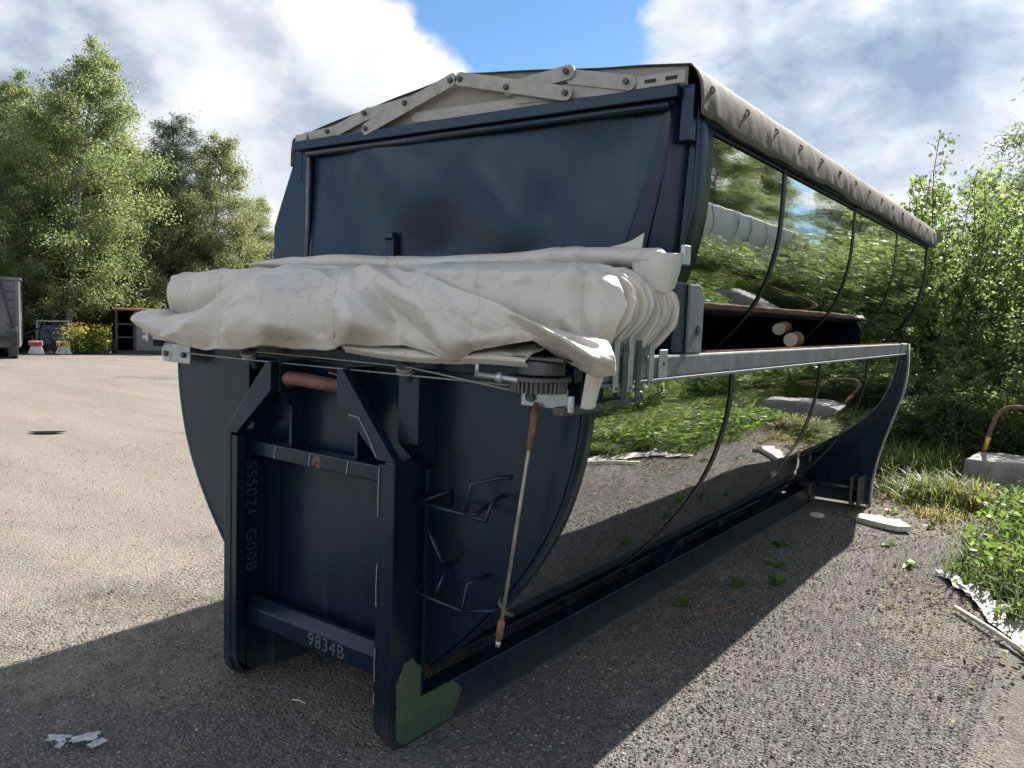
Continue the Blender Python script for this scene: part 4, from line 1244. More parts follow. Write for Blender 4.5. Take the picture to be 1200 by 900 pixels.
def limb(p0, d0, length, nseg, rng, gravity=0.0, wander=0.12):
    pts = [np.array(p0, float)]
    d = np.array(d0, float)
    d /= np.linalg.norm(d)
    for i in range(nseg):
        d = d + rng.normal(0, wander, 3)
        d[2] += gravity * (i + 1) / nseg
        d /= np.linalg.norm(d)
        pts.append(pts[-1] + d * length / nseg)
    return pts


def make_tree(H, r0, crown, nlimb, ntwig, nleaf, leafsize, seed, style='birch', start=0.15, gravity=-0.25):
    """returns (wood MB, leaf positions, tint) ; crown(h)->radius for h in 0..1"""
    rng = np.random.default_rng(seed)
    wood = MB()
    tr = limb((0, 0, -0.1), (0.02, 0.02, 1), H, 14, rng, 0, 0.035)
    wood.tube([tuple(p) for p in tr], [max(0.012, r0 * (1 - i / 15) ** 0.8) for i in range(15)], 9)
    tr = np.array(tr)
    pos, tint = [], []
    for k in range(nlimb):
        h = start + (0.985 - start) * ((k + rng.uniform(0, 1)) / nlimb)
        ti = h * 14
        i = min(13, int(ti))
        p = tr[i] + (tr[i + 1] - tr[i]) * (ti - i)
        az = k * 2.399 + rng.uniform(-.5, .5)
        L = crown(h) * rng.uniform(0.65, 1.15)
        rise = {'birch': 0.75, 'pine': 0.15, 'spruce': -0.1}[style] + rng.uniform(-.2, .2)
        pts = limb(p, (math.cos(az), math.sin(az), rise), L * 1.15, 7, rng, gravity * 0.6, 0.12)
        rr = max(0.010, r0 * 0.34 * (1 - h))
        wood.tube([tuple(q) for q in pts], [rr * (1 - 0.85 * j / 7) + 0.003 for j in range(8)], 5, cap=False)
        pts = np.array(pts)
        shade = rng.uniform(-0.14, 0.14)
        for t in range(max(3, int(ntwig * min(1.15, 0.22 + 0.36 * L)))):
            u = rng.uniform(0.28, 1.0) ** 0.8 * 7
            i2 = min(6, int(u))
            q = pts[i2] + (pts[i2 + 1] - pts[i2]) * (u - i2)
            ta = rng.uniform(0, 6.283)
            td = np.array((math.cos(ta), math.sin(ta), rng.uniform(-.3, .5)))
            tl = rng.uniform(0.35, 0.95) * (0.40 + L * 0.38)
            tw = np.array(limb(q, td, tl, 5, rng, gravity * 2.2, 0.15))
            if t % 3 == 0:
                wood.tube([tuple(x) for x in tw[::2]], 0.006, 4, cap=False)
            m = nleaf
            uu = rng.uniform(0.1, 5, m)
            ii = np.minimum(4, uu.astype(int))
            base = tw[ii] + (tw[ii + 1] - tw[ii]) * (uu - ii)[:, None]
            base = base + rng.normal(0, 0.09 + 0.10 * tl, (m, 3))
            pos.append(base)
            tint.append(np.clip(rng.normal(0.42 + shade, 0.15, m) + (rng.random(m) < 0.018) * 0.45, 0, 1))
    return wood, np.concatenate(pos), np.concatenate(tint)


def plant_proto(kind, wood, pos, tint, leafsize, leafmat, barkmat, up=0.25, aspect=0.6, droop=0.3, seed=0):
    wm = wood.mesh(kind + '_trunk', True)
    wm.materials.append(M[barkmat])
    lm = leaf_mesh(kind + '_crown', pos, leafsize, tint, up, aspect, droop, np.random.default_rng(seed))
    lm.materials.append(M[leafmat])
    return wm, lm


def place(proto, name, label, cat, group, loc, scale, rz, stem='trunk', crown='crown'):
    t = thing(name, label, cat, loc, rz, group)
    t.scale = scale if isinstance(scale, tuple) else (scale,) * 3
    for me, nm in zip(proto, (stem, crown)):
        o = bpy.data.objects.new(nm, me)
        COL.objects.link(o)
        o.parent = t
    return t


# --- prototypes
def cr_birch(h):
    return 3.1 * (max(0.0, math.sin(math.pi * min(1, (h * 0.93 + 0.04)))) ** 0.75) * (1.15 - 0.55 * h) + 0.15


def cr_pine(h):
    return 2.1 * (1.12 - h) ** 0.65 * (0.4 if h < 0.3 else 1.0) + 0.1


w_, p_, t_ = make_tree(12.0, 0.15, cr_birch, 84, 17, 72, 0.12, 21, 'birch', 0.10, -0.22)
BIRCH = plant_proto('birch', w_, p_, t_, 0.088, 'birchleaf', 'birchbark', 0.2, 0.7, 0.4, 1)
w_, p_, t_ = make_tree(11.0, 0.13, lambda h: cr_birch(h) * 0.85, 76, 16, 66, 0.12, 33, 'birch', 0.06, -0.30)
BIRCH2 = plant_proto('slim_birch', w_, p_, t_, 0.088, 'palebirchleaf', 'birchbark', 0.2, 0.7, 0.5, 2)
w_, p_, t_ = make_tree(11.5, 0.16, cr_pine, 64, 18, 70, 0.10, 45, 'pine', 0.22, 0.10)
PINE = plant_proto('pine', w_, p_, t_ , 0.15, 'needle', 'pinebark', 0.1, 0.16, -0.2, 3)


def make_bush(H, Rr, nstem, ntw, nleaf, seed, spread=0.5, grav=-0.08):
    rng = np.random.default_rng(seed)
    wood = MB()
    pos, tint = [], []
    for k in range(nstem):
        az = rng.uniform(0, 6.283)
        sp = rng.uniform(0.05, 1) ** 0.7 * spread
        base = (rng.normal(0, 0.18) * Rr, rng.normal(0, 0.18) * Rr, -0.04)
        L = H * rng.uniform(0.6, 1.08)
        pts = np.array(limb(base, (math.cos(az) * sp, math.sin(az) * sp, 1), L, 8, rng, grav, 0.10))
        wood.tube([tuple(q) for q in pts], [0.022 * (1 - 0.8 * j / 8) for j in range(9)], 5, cap=False)
        shade = rng.uniform(-0.15, 0.15)
        for t in range(ntw):
            u = rng.uniform(0.08, 1.0) * 8
            i = min(7, int(u))
            q = pts[i] + (pts[i + 1] - pts[i]) * (u - i)
            ta = rng.uniform(0, 6.283)
            tl = rng.uniform(0.3, 0.75) * (1.15 - 0.6 * u / 8) * Rr * 0.6
            tw = np.array(limb(q, (math.cos(ta), math.sin(ta), rng.uniform(0.0, .9)), tl, 4, rng, -0.1, 0.15))
            if t % 2 == 0:
                wood.tube([tuple(x) for x in tw[::2]], 0.004, 4, cap=False)
            uu = rng.uniform(0.2, 4, nleaf)
            ii = np.minimum(3, uu.astype(int))
            b = tw[ii] + (tw[ii + 1] - tw[ii]) * (uu - ii)[:, None] + rng.normal(0, 0.05, (nleaf, 3))
            pos.append(b)
            tint.append(np.clip(rng.normal(0.42 + shade, 0.17, nleaf), 0, 1))
    return wood, np.concatenate(pos), np.concatenate(tint)


w_, p_, t_ = make_bush(3.2, 1.6, 30, 24, 15, 51)
BUSH = plant_proto('bush', w_, p_, t_, 0.085, 'bushleaf', 'barkbrown', 0.3, 0.62, 0.15, 4)
w_, p_, t_ = make_bush(3.0, 1.6, 26, 22, 20, 52, 0.65, -0.14)
WILLOW = plant_proto('willow_bush', w_, p_, t_, 0.085, 'willowleaf', 'barkbrown', 0.2, 0.36, 0.2, 5)
w_, p_, t_ = make_bush(3.6, 1.0, 12, 34, 12, 53, 0.30, 0.02)
SAPL = plant_proto('sapling', w_, p_, t_, 0.062, 'sprigleaf', 'barkbrown', 0.2, 0.72, 0.3, 6)
w_, p_, t_ = make_tree(7.5, 0.12, lambda h: 2.4 * math.sin(math.pi * min(1, h * .9 + .08)) ** .7 + .1, 50, 14, 44, 0.1, 61, 'birch', 0.12, -0.35)
WTREE = plant_proto('willow_tree', w_, p_, t_, 0.11, 'willowleaf', 'barkbrown', 0.2, 0.36, 0.5, 7)


# --- trees beyond the yard (left)
def trees():
    g1 = 'birches along the far side of the yard'
    place(BIRCH, 'birch_tree', 'tallest birch, white trunk rising above the goldenrod behind the barrier feet', 'tree', None, (-25.7, 10.7, 0), (0.84, 0.84, 0.86), 0.4)
    for x, y, s, r in ((-28.2, 10.0, 0.80, 1.7), (-27.0, 13.0, 0.66, 2.9), (-27.6, 14.6, 0.66, 4.0), (-26.0, 9.0, 0.52, 5.1), (-31.5, 12.6, 0.72, 0.2),
                       (-28.4, 7.4, .78, 2.2), (-26.6, 11.6, .50, 3.6), (-29.5, 14.8, .66, 5.6)):
        place(BIRCH, 'birch_tree', 'leafy green birch in the dense row beyond the yard', 'tree', g1, (x, y, 0), s, r)
    for x, y, s, r, lab in ((-27.6, 17.7, 0.80, 0.5, 'pale yellowish birch in front of the dark pines beyond the yard'), (-28.2, 19.2, 0.62, 2.5, 'smaller pale birch at the open end of the tree row beyond the pines')):
        place(BIRCH2, 'birch_tree', lab, 'tree', None, (x, y, 0), s, r)
    for x, y, s, r in ((-29.8, 17.3, 0.84, 0.3), (-28.4, 15.8, 0.72, 1.9), (-31.6, 16.6, 0.72, 4.2), (-30.6, 19.0, .66, 3.0)):
        place(PINE, 'pine_tree', 'dark green pine standing between the birches beyond the yard', 'tree', 'pines between the birches', (x, y, 0), (s * 1.1, s * 1.1, s), r)
    # low understorey closing the gaps under the crowns
    for x, y, s, r in ((-27.6, 10.3, 0.75, 0.1), (-27.2, 8.0, 0.8, 1.2), (-28.0, 12.6, 0.85, 2.2), (-28.6, 14.6, 0.9, 3.1), (-29.6, 16.6, 0.95, 4.5), (-29.8, 18.4, 0.9, 5.2), (-30, 20.2, 0.9, 0.7), (-31, 9.8, 1.1, 1.1), (-30.6, 22.0, 0.8, 2.0)):
        place(BUSH, 'bush', 'green understorey bush beneath the trees beyond the yard', 'bush', 'understorey beyond the yard', (x, y, 0), (s * 1.25, s * 1.25, s), r, 'stems', 'leaves')
    for x, y, s, r in ((-45.4, 33.5, 0.60, 0.4), (-47.7, 33.7, 0.66, 2.2), (-48.8, 37.2, 0.55, 3.3), (-43, 36, .55, 1.0), (-50, 31, .7, 5)):
        place(PINE, 'pine_tree', 'far off dark pine showing past the birches', 'tree', 'far off pines', (x, y, 0), (s * 1.5, s * 1.5, s), r)


trees()


# --- bushes behind and beside the containers (right)
def bushes():
    g = 'green bushes behind the containers'
    spots = ((0.3, 9.7, .34), (0.9, 10.3, .40), (1.6, 9.9, .34), (2.6, 9.9, .38), (-0.4, 10.5, .55), (0.2, 11.2, .66), (1.3, 11.3, .60), (2.2, 11.0, .56), (3.2, 11.0, .62),
             (-1.0, 11.9, .86), (0.5, 12.5, .92), (1.7, 12.5, .84), (2.9, 12.6, .88), (-0.3, 13.6, 1.12), (1.1, 13.8, 1.12), (2.3, 14.0, 1.10), (-2.2, 13.4, 1.15), (0.6, 15.6, 1.28), (2.0, 16.2, 1.30))
    for k, (x, y, s) in enumerate(spots):
        r = k * 1.37
        lab, g = (('low leafy bush along the front edge of the thicket behind the containers', 'low bushes at the edge of the thicket') if k < 4 else
                  ('middle-height green bush between the low edge and the tall back row of the thicket', 'middle bushes of the thicket') if k < 9 else
                  ('tall dense green bush in the back of the thicket behind the containers', 'tall bushes of the thicket'))
        place(BUSH, 'bush', lab, 'bush', g, (x, y, 0), (0.35 + s * .65, 0.35 + s * .65, s * 1.25), r, 'stems', 'leaves')
    for x, y, s, r in ((2.0, 11.9, 0.74, 0.2), (2.9, 10.6, 0.55, 1.2), (2.1, 10.2, 0.46, 2.2), (2.3, 13.2, 0.98, 4.2)):
        place(WILLOW, 'willow_bush', 'grey-green willow bush with glinting narrow leaves behind the concrete block', 'bush', 'willow bushes behind the concrete block', (x, y, 0), s, r, 'stems', 'leaves')
    place(SAPL, 'sapling', 'slender sapling with sparse leaves rising above the bushes behind the container', 'sapling', None, (0.75, 12.0, 0), (1.15, 1.15, 1.52), 0.6, 'stems', 'leaves')
    place(SAPL, 'sapling', 'thin low sapling half hidden by the bushes beside the tarpaulin roof', 'sapling', None, (0.40, 12.4, 0), (1.1, 1.1, 1.34), 2.6, 'stems', 'leaves')
    place(SAPL, 'sapling', 'leafy young sapling between the slender one and the willow tree', 'sapling', None, (1.15, 12.3, 0), (1.1, 1.1, 1.30), 4.1, 'stems', 'leaves')
    place(WTREE, 'willow_tree', 'tall grey-green willow tree rising behind the bushes', 'tree', None, (1.75, 24.0, 0), (1.2, 1.2, 1.16), 1.0)
    place(WTREE, 'willow_tree', 'lower willow tree whose crown merges with the tall willow beside it', 'tree', None, (0.7, 24.6, 0), (0.85, 0.85, 0.86), 3.0)
    # the weedy bank that runs along the polished sides and shows in their reflections
    gb = 'bushes along the weedy bank'
    for x, y, s, r in ((5.0, 8.2, 0.66, 0.5), (4.8, 6.4, 0.58, 1.5), (4.8, 10.2, 0.62, 2.5), (5.4, 4.8, 0.56, 3.5), (6.4, 7.2, 0.66, 4.5), (5.7, 3.0, 0.55, 5.5), (4.9, 11.9, 0.66, 0.9),
                       (4.7, 13.4, 0.74, 1.9), (4.6, 15.0, 0.95, 2.9), (6.2, 1.2, 0.55, 3.9), (4.6, 16.8, 1.15, 0.4), (4.4, 19.0, 1.3, 1.4), (4.2, 21.5, 1.5, 2.6), (5.2, 23.5, 1.6, 3.6), (3.9, 25.0, 1.6, 4.6)):
        place(BUSH if r % 1 < .6 else WILLOW, 'bush', 'leafy bush on the weedy bank facing the polished container sides', 'bush', gb, (x, y, 0), s, r, 'stems', 'leaves')
    for x, y, s, r in ((10.5, 17.0, 0.62, 0.4), (9.8, 20.5, 0.70, 1.4), (10.5, 26.5, 0.7, 2.4), (7.5, 31.0, 0.8, 3.4), (4.5, 33.0, 0.8, 4.4)):
        place(BIRCH, 'birch_tree', 'birch behind the white trailer, seen in the polished container sides', 'tree', 'birches behind the white trailer', (x, y, 0), s, r)


bushes()


# --- grasses, weeds, goldenrod
def blades(n, xy, h, w, lean, tintmu, seed, tsd=0.2):
    rng = np.random.default_rng(seed)
    az = rng.uniform(0, 6.283, n)
    L = h * rng.uniform(0.45, 1.25, n)
    ln = lean * rng.uniform(0.2, 1.5, n)
    base = np.column_stack([xy, np.full(n, -0.01)])
    d = np.column_stack([np.cos(az), np.sin(az), np.zeros(n)])
    s = np.column_stack([-np.sin(az), np.cos(az), np.zeros(n)])
    quads, tints = [], []
    t = np.clip(rng.normal(tintmu, tsd, n), 0, 1)

    def at(u):
        return base + d * (ln * u ** 2)[:, None] * L[:, None] + np.column_stack([np.zeros(n), np.zeros(n), L * (u - 0.30 * ln * u ** 2.4)])
    ww = w * rng.uniform(0.6, 1.4, n)[:, None]
    us = [0, 0.4, 0.75, 1.0]
    wd = [1.0, 0.9, 0.6, 0.05]
    for a in range(3):
        u0, u1 = np.full(n, us[a]), np.full(n, us[a + 1])
        q = np.stack([at(u0) - s * ww * wd[a], at(u0) + s * ww * wd[a], at(u1) + s * ww * wd[a + 1], at(u1) - s * ww * wd[a + 1]], 1)
        quads.append(q)
        tints.append(t)
    return np.concatenate(quads), np.repeat(np.concatenate(tints), 4)


def scatter(n, boxes, seed, clump=0.0):
    """n points over weighted (x0,x1,y0,y1) boxes, optionally clumped"""
    rng = np.random.default_rng(seed)
    ar = np.array([(b[1] - b[0]) * (b[3] - b[2]) for b in boxes])
    k = rng.choice(len(boxes), n, p=ar / ar.sum())
    b = np.array(boxes)[k]
    xy = np.column_stack([rng.uniform(b[:, 0], b[:, 1]), rng.uniform(b[:, 2], b[:, 3])])
    if clump:
        c = xy[rng.integers(0, n, n)][: max(8, n // 60)]
        xy = c[rng.integers(0, len(c), n)] + rng.normal(0, clump, (n, 2))
    return xy


def greenery():
    # grass on the bank: fades in from a ragged edge at x ~ 2.1
    xy = scatter(16000, [(2.15, 4.6, 2.4, 7.2)], 71, 0.14)
    edge = 2.15 + 0.25 * np.sin(xy[:, 1] * 2.1) + 0.15 * np.sin(xy[:, 1] * 5.3)
    keep = (xy[:, 0] > edge) & ~((xy[:, 0] < 2.75) & (xy[:, 1] < 3.6))
    xy = xy[keep]
    v, t = blades(len(xy), xy, 0.25, 0.0065, 0.85, 0.28, 72)
    o = link('bank_grass', raw_quads('bank_grass', v, t), 'grass')
    tag(o, 'lush green grass growing along the edge of the gravel', 'grass', kind='stuff')
    xy = scatter(14000, [(2.9, 7.5, -3.0, 12.0)], 73, 0.2)
    v, t = blades(len(xy), xy, 0.50, 0.009, 0.7, 0.5, 74, 0.25)
    o = link('tall_grass', raw_quads('tall_grass', v, t), 'grass')
    tag(o, 'taller meadow grass covering the bank away from the containers', 'grass', kind='stuff')
    # broad-leaved weeds
    xy = scatter(13000, [(2.25, 2.9, 4.0, 7.4), (2.25, 2.9, 5.0, 7.2), (2.25, 2.8, 5.6, 7.2), (2.7, 5.0, 3.0, 9.0)], 75, 0.16)
    xy = xy[xy[:, 0] > 2.12]
    z = np.random.default_rng(76).uniform(0.04, 0.34, len(xy))
    lm = leaf_mesh('weeds', np.column_stack([xy, z]), 0.062, np.clip(np.random.default_rng(77).normal(0.5, 0.22, len(xy)), 0, 1), 0.5, 0.75, 0.05)
    o = link('weeds', lm, 'weedleaf')
    tag(o, 'broad-leaved green weeds tangled at the gravel edge', 'weeds', kind='stuff')
    # sparse plantlets coming up through the chippings
    for i, (x, y) in enumerate(((0.92, 3.05), (1.0, 3.75), (0.80, 2.45), (1.12, 3.30), (1.55, 5.0), (1.80, 4.5), (1.35, 6.3), (1.75, 5.9), (1.62, 6.7), (0.85, 4.3))):
        rng = np.random.default_rng(200 + i)
        n = 9
        p = np.column_stack([np.full(n, x), np.full(n, y), rng.uniform(0.004, 0.012, n)])
        o = link('weed_plant', leaf_mesh('weed_plant', p, 0.085, np.clip(rng.normal(0.4, .2, n), 0, 1), 0.8, 0.6, -0.1, rng), 'weedleaf')
        tag(o, 'small low weed sprouting from the gravel beside the container', 'weed', 'small weeds in the gravel')
    # yellowing grass clump and short dry grass near the rear
    def clump(c, rad, n, h, seed, mat, lab, name, mu=.5):
        rng = np.random.default_rng(seed)
        xy = rng.normal(0, rad, (n, 2))
        v, t = blades(n, xy, h, 0.006, 0.9, mu, seed + 1, 0.25)
        o = link(name, raw_quads(name, v, t), mat)
        o.location = (c[0], c[1], 0)
        return tag(o, lab, 'grass clump')
    clump((1.62, 7.25), 0.22, 1000, 0.34, 81, 'drygrass', 'wide yellow-green grass clump growing in front of the concrete block', 'grass_clump', .20)
    clump((1.97, 7.15), 0.12, 300, 0.32, 83, 'drygrass', 'small straw coloured grass clump beside the concrete block', 'grass_clump', .60)
    clump((1.12, 8.6), 0.28, 1100, 0.45, 87, 'grass', 'green grass clump between the container and the bushes', 'grass_clump', .35)
    xy = scatter(2600, [(0.9, 2.1, 6.3, 9.2)], 88, 0.10)
    v, t = blades(len(xy), xy, 0.12, 0.005, 0.9, 0.6, 89, 0.25)
    o = link('short_grass', raw_quads('short_grass', v, t), 'drygrass')
    tag(o, 'short thin grass growing through the leaf litter', 'grass', kind='stuff')
    # fallen leaves
    n = 5200
    rng = np.random.default_rng(90)
    xy = np.concatenate([scatter(4200, [(0.9, 2.6, 5.6, 9.5)], 91), scatter(500, [(1.2, 2.6, 2.2, 5.8)], 92, 0.22)])
    p = np.column_stack([xy, rng.uniform(0.006, 0.02, len(xy))])
    lm = leaf_mesh('fallen_leaves', p, 0.036, rng.random(len(p)) ** 1.5, 3.0, 0.6, 0.0, rng)
    o = link('fallen_leaves', lm, 'litter')
    tag(o, 'fallen brown leaves scattered over the ground by the bushes', 'leaves', kind='stuff')
    # goldenrod across the yard
    rng = np.random.default_rng(95)
    n = 260
    xy = np.column_stack([rng.uniform(-28.5, -24.6, n), rng.uniform(9.9, 14.2, n)])
    d = np.array((-0.88, 0.47))
    q = rng.uniform(-1.0, 0.45, n)
    w = rng.normal(0, .35, n)
    xy = np.column_stack([-24.1 + q * .37 - w * .93, 10.9 + q * .93 + w * .37])
    pos, tint = [], []
    for (x, y) in xy:
        h = rng.uniform(0.45, 1.0)
        k = 16
        zz = np.linspace(0.05, h * .8, k)
        pos.append(np.column_stack([x + rng.normal(0, .06, k), y + rng.normal(0, .06, k), zz]))
        tint.append(np.clip(rng.normal(.2, .12, k), 0, .4))
        k2 = 6 if rng.random() < 0.5 else 1
        pos.append(np.column_stack([x + rng.normal(0, .06, k2), y + rng.normal(0, .06, k2), rng.uniform(h * .78, h, k2)]))
        tint.append(rng.uniform(.65, 1, k2))
    o = link('goldenrod', leaf_mesh('goldenrod', np.concatenate(pos), 0.10, np.concatenate(tint), 0.2, 0.4, -0.5, rng), 'goldenrod')
    tag(o, 'yellow flowering goldenrod growing below the tall birch', 'flowers', kind='stuff')


greenery()


# --- loose stones
def stones():
    rng = np.random.default_rng(120)
    n1, n2 = 36000, 9000
    # density follows the view: most stones within a few metres of the camera, on both sides of the shadow
    xy = np.concatenate([scatter(n1, [(-2.2, 2.6, -1.6, 3.0)], 121), scatter(44000, [(0.6, 2.5, 0.2, 5.6)], 122), scatter(n2, [(-7, -1.2, -0.5, 4.5)], 123)])
    inside = (np.abs(xy[:, 0]) < 0.58) & (xy[:, 1] > 0.0)
    xy = xy[~inside]
    n = len(xy)
    s = 0.0030 * np.exp(rng.gamma(1.2, 0.36, n))
    s = np.clip(s, 0.002, 0.010)
    base = np.array([(1, 0, 0), (-1, 0, 0), (0, 1, 0), (0, -1, 0), (0, 0, .45), (0, 0, -.45)], float)
    fac = np.array([(0, 2, 4), (2, 1, 4), (1, 3, 4), (3, 0, 4), (2, 0, 5), (1, 2, 5), (3, 1, 5), (0, 3, 5)])
    v = base[None] * rng.uniform(0.55, 1.25, (n, 6, 1)) * s[:, None, None]
    a = rng.uniform(0, 6.283, n)
    ca, sa = np.cos(a)[:, None], np.sin(a)[:, None]
    vx = v[:, :, 0] * ca - v[:, :, 1] * sa
    vy = v[:, :, 0] * sa + v[:, :, 1] * ca
    v = np.stack([vx + xy[:, None, 0], vy + xy[:, None, 1], v[:, :, 2] + s[:, None] * 0.15], -1)
    f = (fac[None] + (np.arange(n) * 6)[:, None, None]).reshape(-1)
    me = bpy.data.meshes.new('loose_stones')
    me.vertices.add(n * 6)
    me.vertices.foreach_set('co', v.reshape(-1).astype(np.float32))
    me.loops.add(len(f))
    me.loops.foreach_set('vertex_index', f.astype(np.int32))
    me.polygons.add(len(f) // 3)
    me.polygons.foreach_set('loop_start', np.arange(0, len(f), 3, dtype=np.int32))
    at = me.attributes.new('tint', 'FLOAT', 'POINT')
    at.data.foreach_set('value', np.repeat(np.clip(rng.beta(0.9, 1.5, n), 0, 1), 6).astype(np.float32))
    me.update()
    o = link('loose_stones', me, 'pebble')
    tag(o, 'loose chippings scattered over the compacted yard', 'gravel', kind='stuff')


stones()

# ------------------------------------------------------------------ small things on the ground
def slab():
    poly = [(-0.26, 0.10), (-0.05, 0.17), (0.03, 0.10), (0.10, 0.18), (0.30, -0.02), (0.22, -0.12), (0.0, -0.10), (-0.20, -0.06)]
    o = MB().prism(poly, 2, 0.002, 0.055).build('stone_slab', 'stone', None, 0.008)
    o.location = (1.34, 5.66, 0)
    o.rotation_euler = (0.02, -0.03, -0.25)
    tag(o, 'broken pale stone slab on the ground by the rear corner of the lower container', 'slab')
    o = MB().prism([(-.06, -.03), (.05, -.04), (.07, .03), (-.03, .05)], 2, 0.0, 0.04).build('stone', 'stone', None, 0.01)
    o.location = (0.80, 5.55, 0)
    tag(o, 'small pale stone lying under the end of the runner rail', 'stone')


slab()


def concrete_and_pipe():
    # rounded, weathered block
    bm = bmesh.new()
    bmesh.ops.create_cube(bm, size=1)
    bmesh.ops.subdivide_edges(bm, edges=bm.edges, cuts=7, use_grid_fill=True)
    for v in bm.verts:
        c = v.co
        n = mnoise.noise(Vector((c.x * 3, c.y * 3, c.z * 3)))
        k = 1 - 0.16 * max(0, c.length - 0.62)
        v.co = Vector((c.x * 1.15 * k, c.y * 0.6 * k, c.z * 0.52 * k)) * (1 + 0.07 * n)
    me = bpy.data.meshes.new('concrete_block')
    bm.to_mesh(me)
    bm.free()
    me.polygons.foreach_set('use_smooth', [True] * len(me.polygons))
    o = link('concrete_block', me, 'concrete')
    o.location = (2.38, 8.05, 0.19)
    o.rotation_euler = (0.03, -0.04, -0.15)
    tag(o, 'weathered grey concrete block half buried in weeds', 'concrete block')
    T = thing('bent_pipe', 'rusty pipe bent over at the top with a yellow band, standing behind the concrete block', 'pipe', (1.88, 8.40, 0))
    pts = catmull([(-0.02, 0, -0.02), (0.0, 0, 0.32), (0.05, 0, 0.62), (0.12, 0, 0.88), (0.24, 0, 0.985), (0.44, 0, 0.99), (0.75, 0, 0.96), (1.0, 0, 0.92)], 40).tolist()
    MB().tube(pts, 0.025, 12).build('tube', 'rust', T, smooth=True)
    MB().tube([(0.026, 0, 0.47), (0.052, 0, 0.62)], 0.0268, 12).build('painted_band', 'yellow', T, smooth=True)


concrete_and_pipe()


def plastic_sheet():
    n, m = 60, 16
    P = np.zeros((n, m, 3))
    A_, B_ = np.array((2.02, 4.45)), np.array((2.78, 3.05))
    dirv = B_ - A_
    per = np.array((dirv[1], -dirv[0])) / np.linalg.norm(dirv)
    for i in range(n):
        u = i / (n - 1)
        wid = 0.20 * (0.25 + 0.75 * math.sin(math.pi * min(1, u * 0.8 + 0.1))) * (1 + 0.5 * mnoise.noise(Vector((u * 7, 2, 0))))
        for j in range(m):
            v = j / (m - 1) - 0.5
            q = A_ + dirv * u - per * (v * wid + 0.05 * math.sin(u * 5))
            z = 0.014 + 0.022 * mnoise.noise(Vector((u * 14, v * 4, 1.5))) + 0.02 * abs(mnoise.noise(Vector((u * 30, v * 9, 4))))
            P[i, j] = (q[0], q[1], max(0.004, z))
    o = link('plastic_sheet', grid_mesh('plastic_sheet', P), 'plastic')
    tag(o, 'crumpled white plastic sheet lying along the grassy edge of the gravel', 'sheet')
    o = MB().tube([(2.21, 3.62, 0.02), (2.45, 3.30, 0.024), (2.72, 2.92, 0.02)], [0.014, 0.016, 0.015], 8).build('stick', 'cutwood', None, smooth=True)
    tag(o, 'pale wooden stick lying beside the white plastic sheet', 'stick')


plastic_sheet()


def paper_scraps():
    rng = np.random.default_rng(140)
    for k, (x, y, s) in enumerate(((-0.58, -0.78, 0.050), (-0.50, -0.71, 0.060), (-0.42, -0.70, 0.042), (-0.52, -0.80, 0.03))):
        n = 16
        P = np.zeros((n, n, 3))
        for i in range(n):
            for j in range(n):
                u, v = i / (n - 1) - .5, j / (n - 1) - .5
                rr = 1 + 0.5 * mnoise.noise(Vector((math.atan2(v, u) * 1.4, k * 5, 0)))
                P[i, j] = (u * s * 1.7 * rr, v * s * rr, max(0.003, 0.005 + 0.006 * mnoise.noise(Vector((u * 5, v * 5, k * 3)))))
        o = link('paper_scrap', grid_mesh('paper_scrap', P), 'paper')
        o.location = (x, y, 0)
        o.rotation_euler = (0, 0, 0.7 + k * 0.5)
        tag(o, 'scrap of pale torn paper trodden into the shaded gravel', 'paper', 'paper scraps on the gravel')
    for x, y, lab, a in ((-0.1, 0.05, 'thin pale twig lying on the gravel between the frame posts', .8),):
        o = MB().tube([(0, 0, .006), (.03, .012, .009), (.07, .015, .006)], .003, 6).build('twig', 'cutwood', None, smooth=True)
        o.location = (x, y, 0)
        tag(o, lab, 'twig')
    # a bit of reddish plastic strip in the shade beside the runner
    o = MB().box(-.16, .16, -.012, .012, .004, .012).build('red_strip', 'rust', None, 0.002)
    o.location = (1.02, 2.55, 0)
    o.rotation_euler = (0, 0, 1.25)
    tag(o, 'thin reddish strip lying on the shaded gravel beside the runner rail', 'strip')
    # puddle
    poly = [(0.20 * math.cos(a) * (1 + .25 * math.sin(3 * a)), 0.11 * math.sin(a) * (1 + .2 * math.cos(2 * a))) for a in np.linspace(0, 6.283, 28)[:-1]]
    o = MB().prism(poly, 2, 0.0095, 0.0125).build('puddle', 'water', None)
    o.location = (-8.55, 2.65, 0)
    o.rotation_euler = (0, 0, 1.0)
    tag(o, 'small dark puddle in the pale gravel', 'puddle', kind='structure')


paper_scraps()

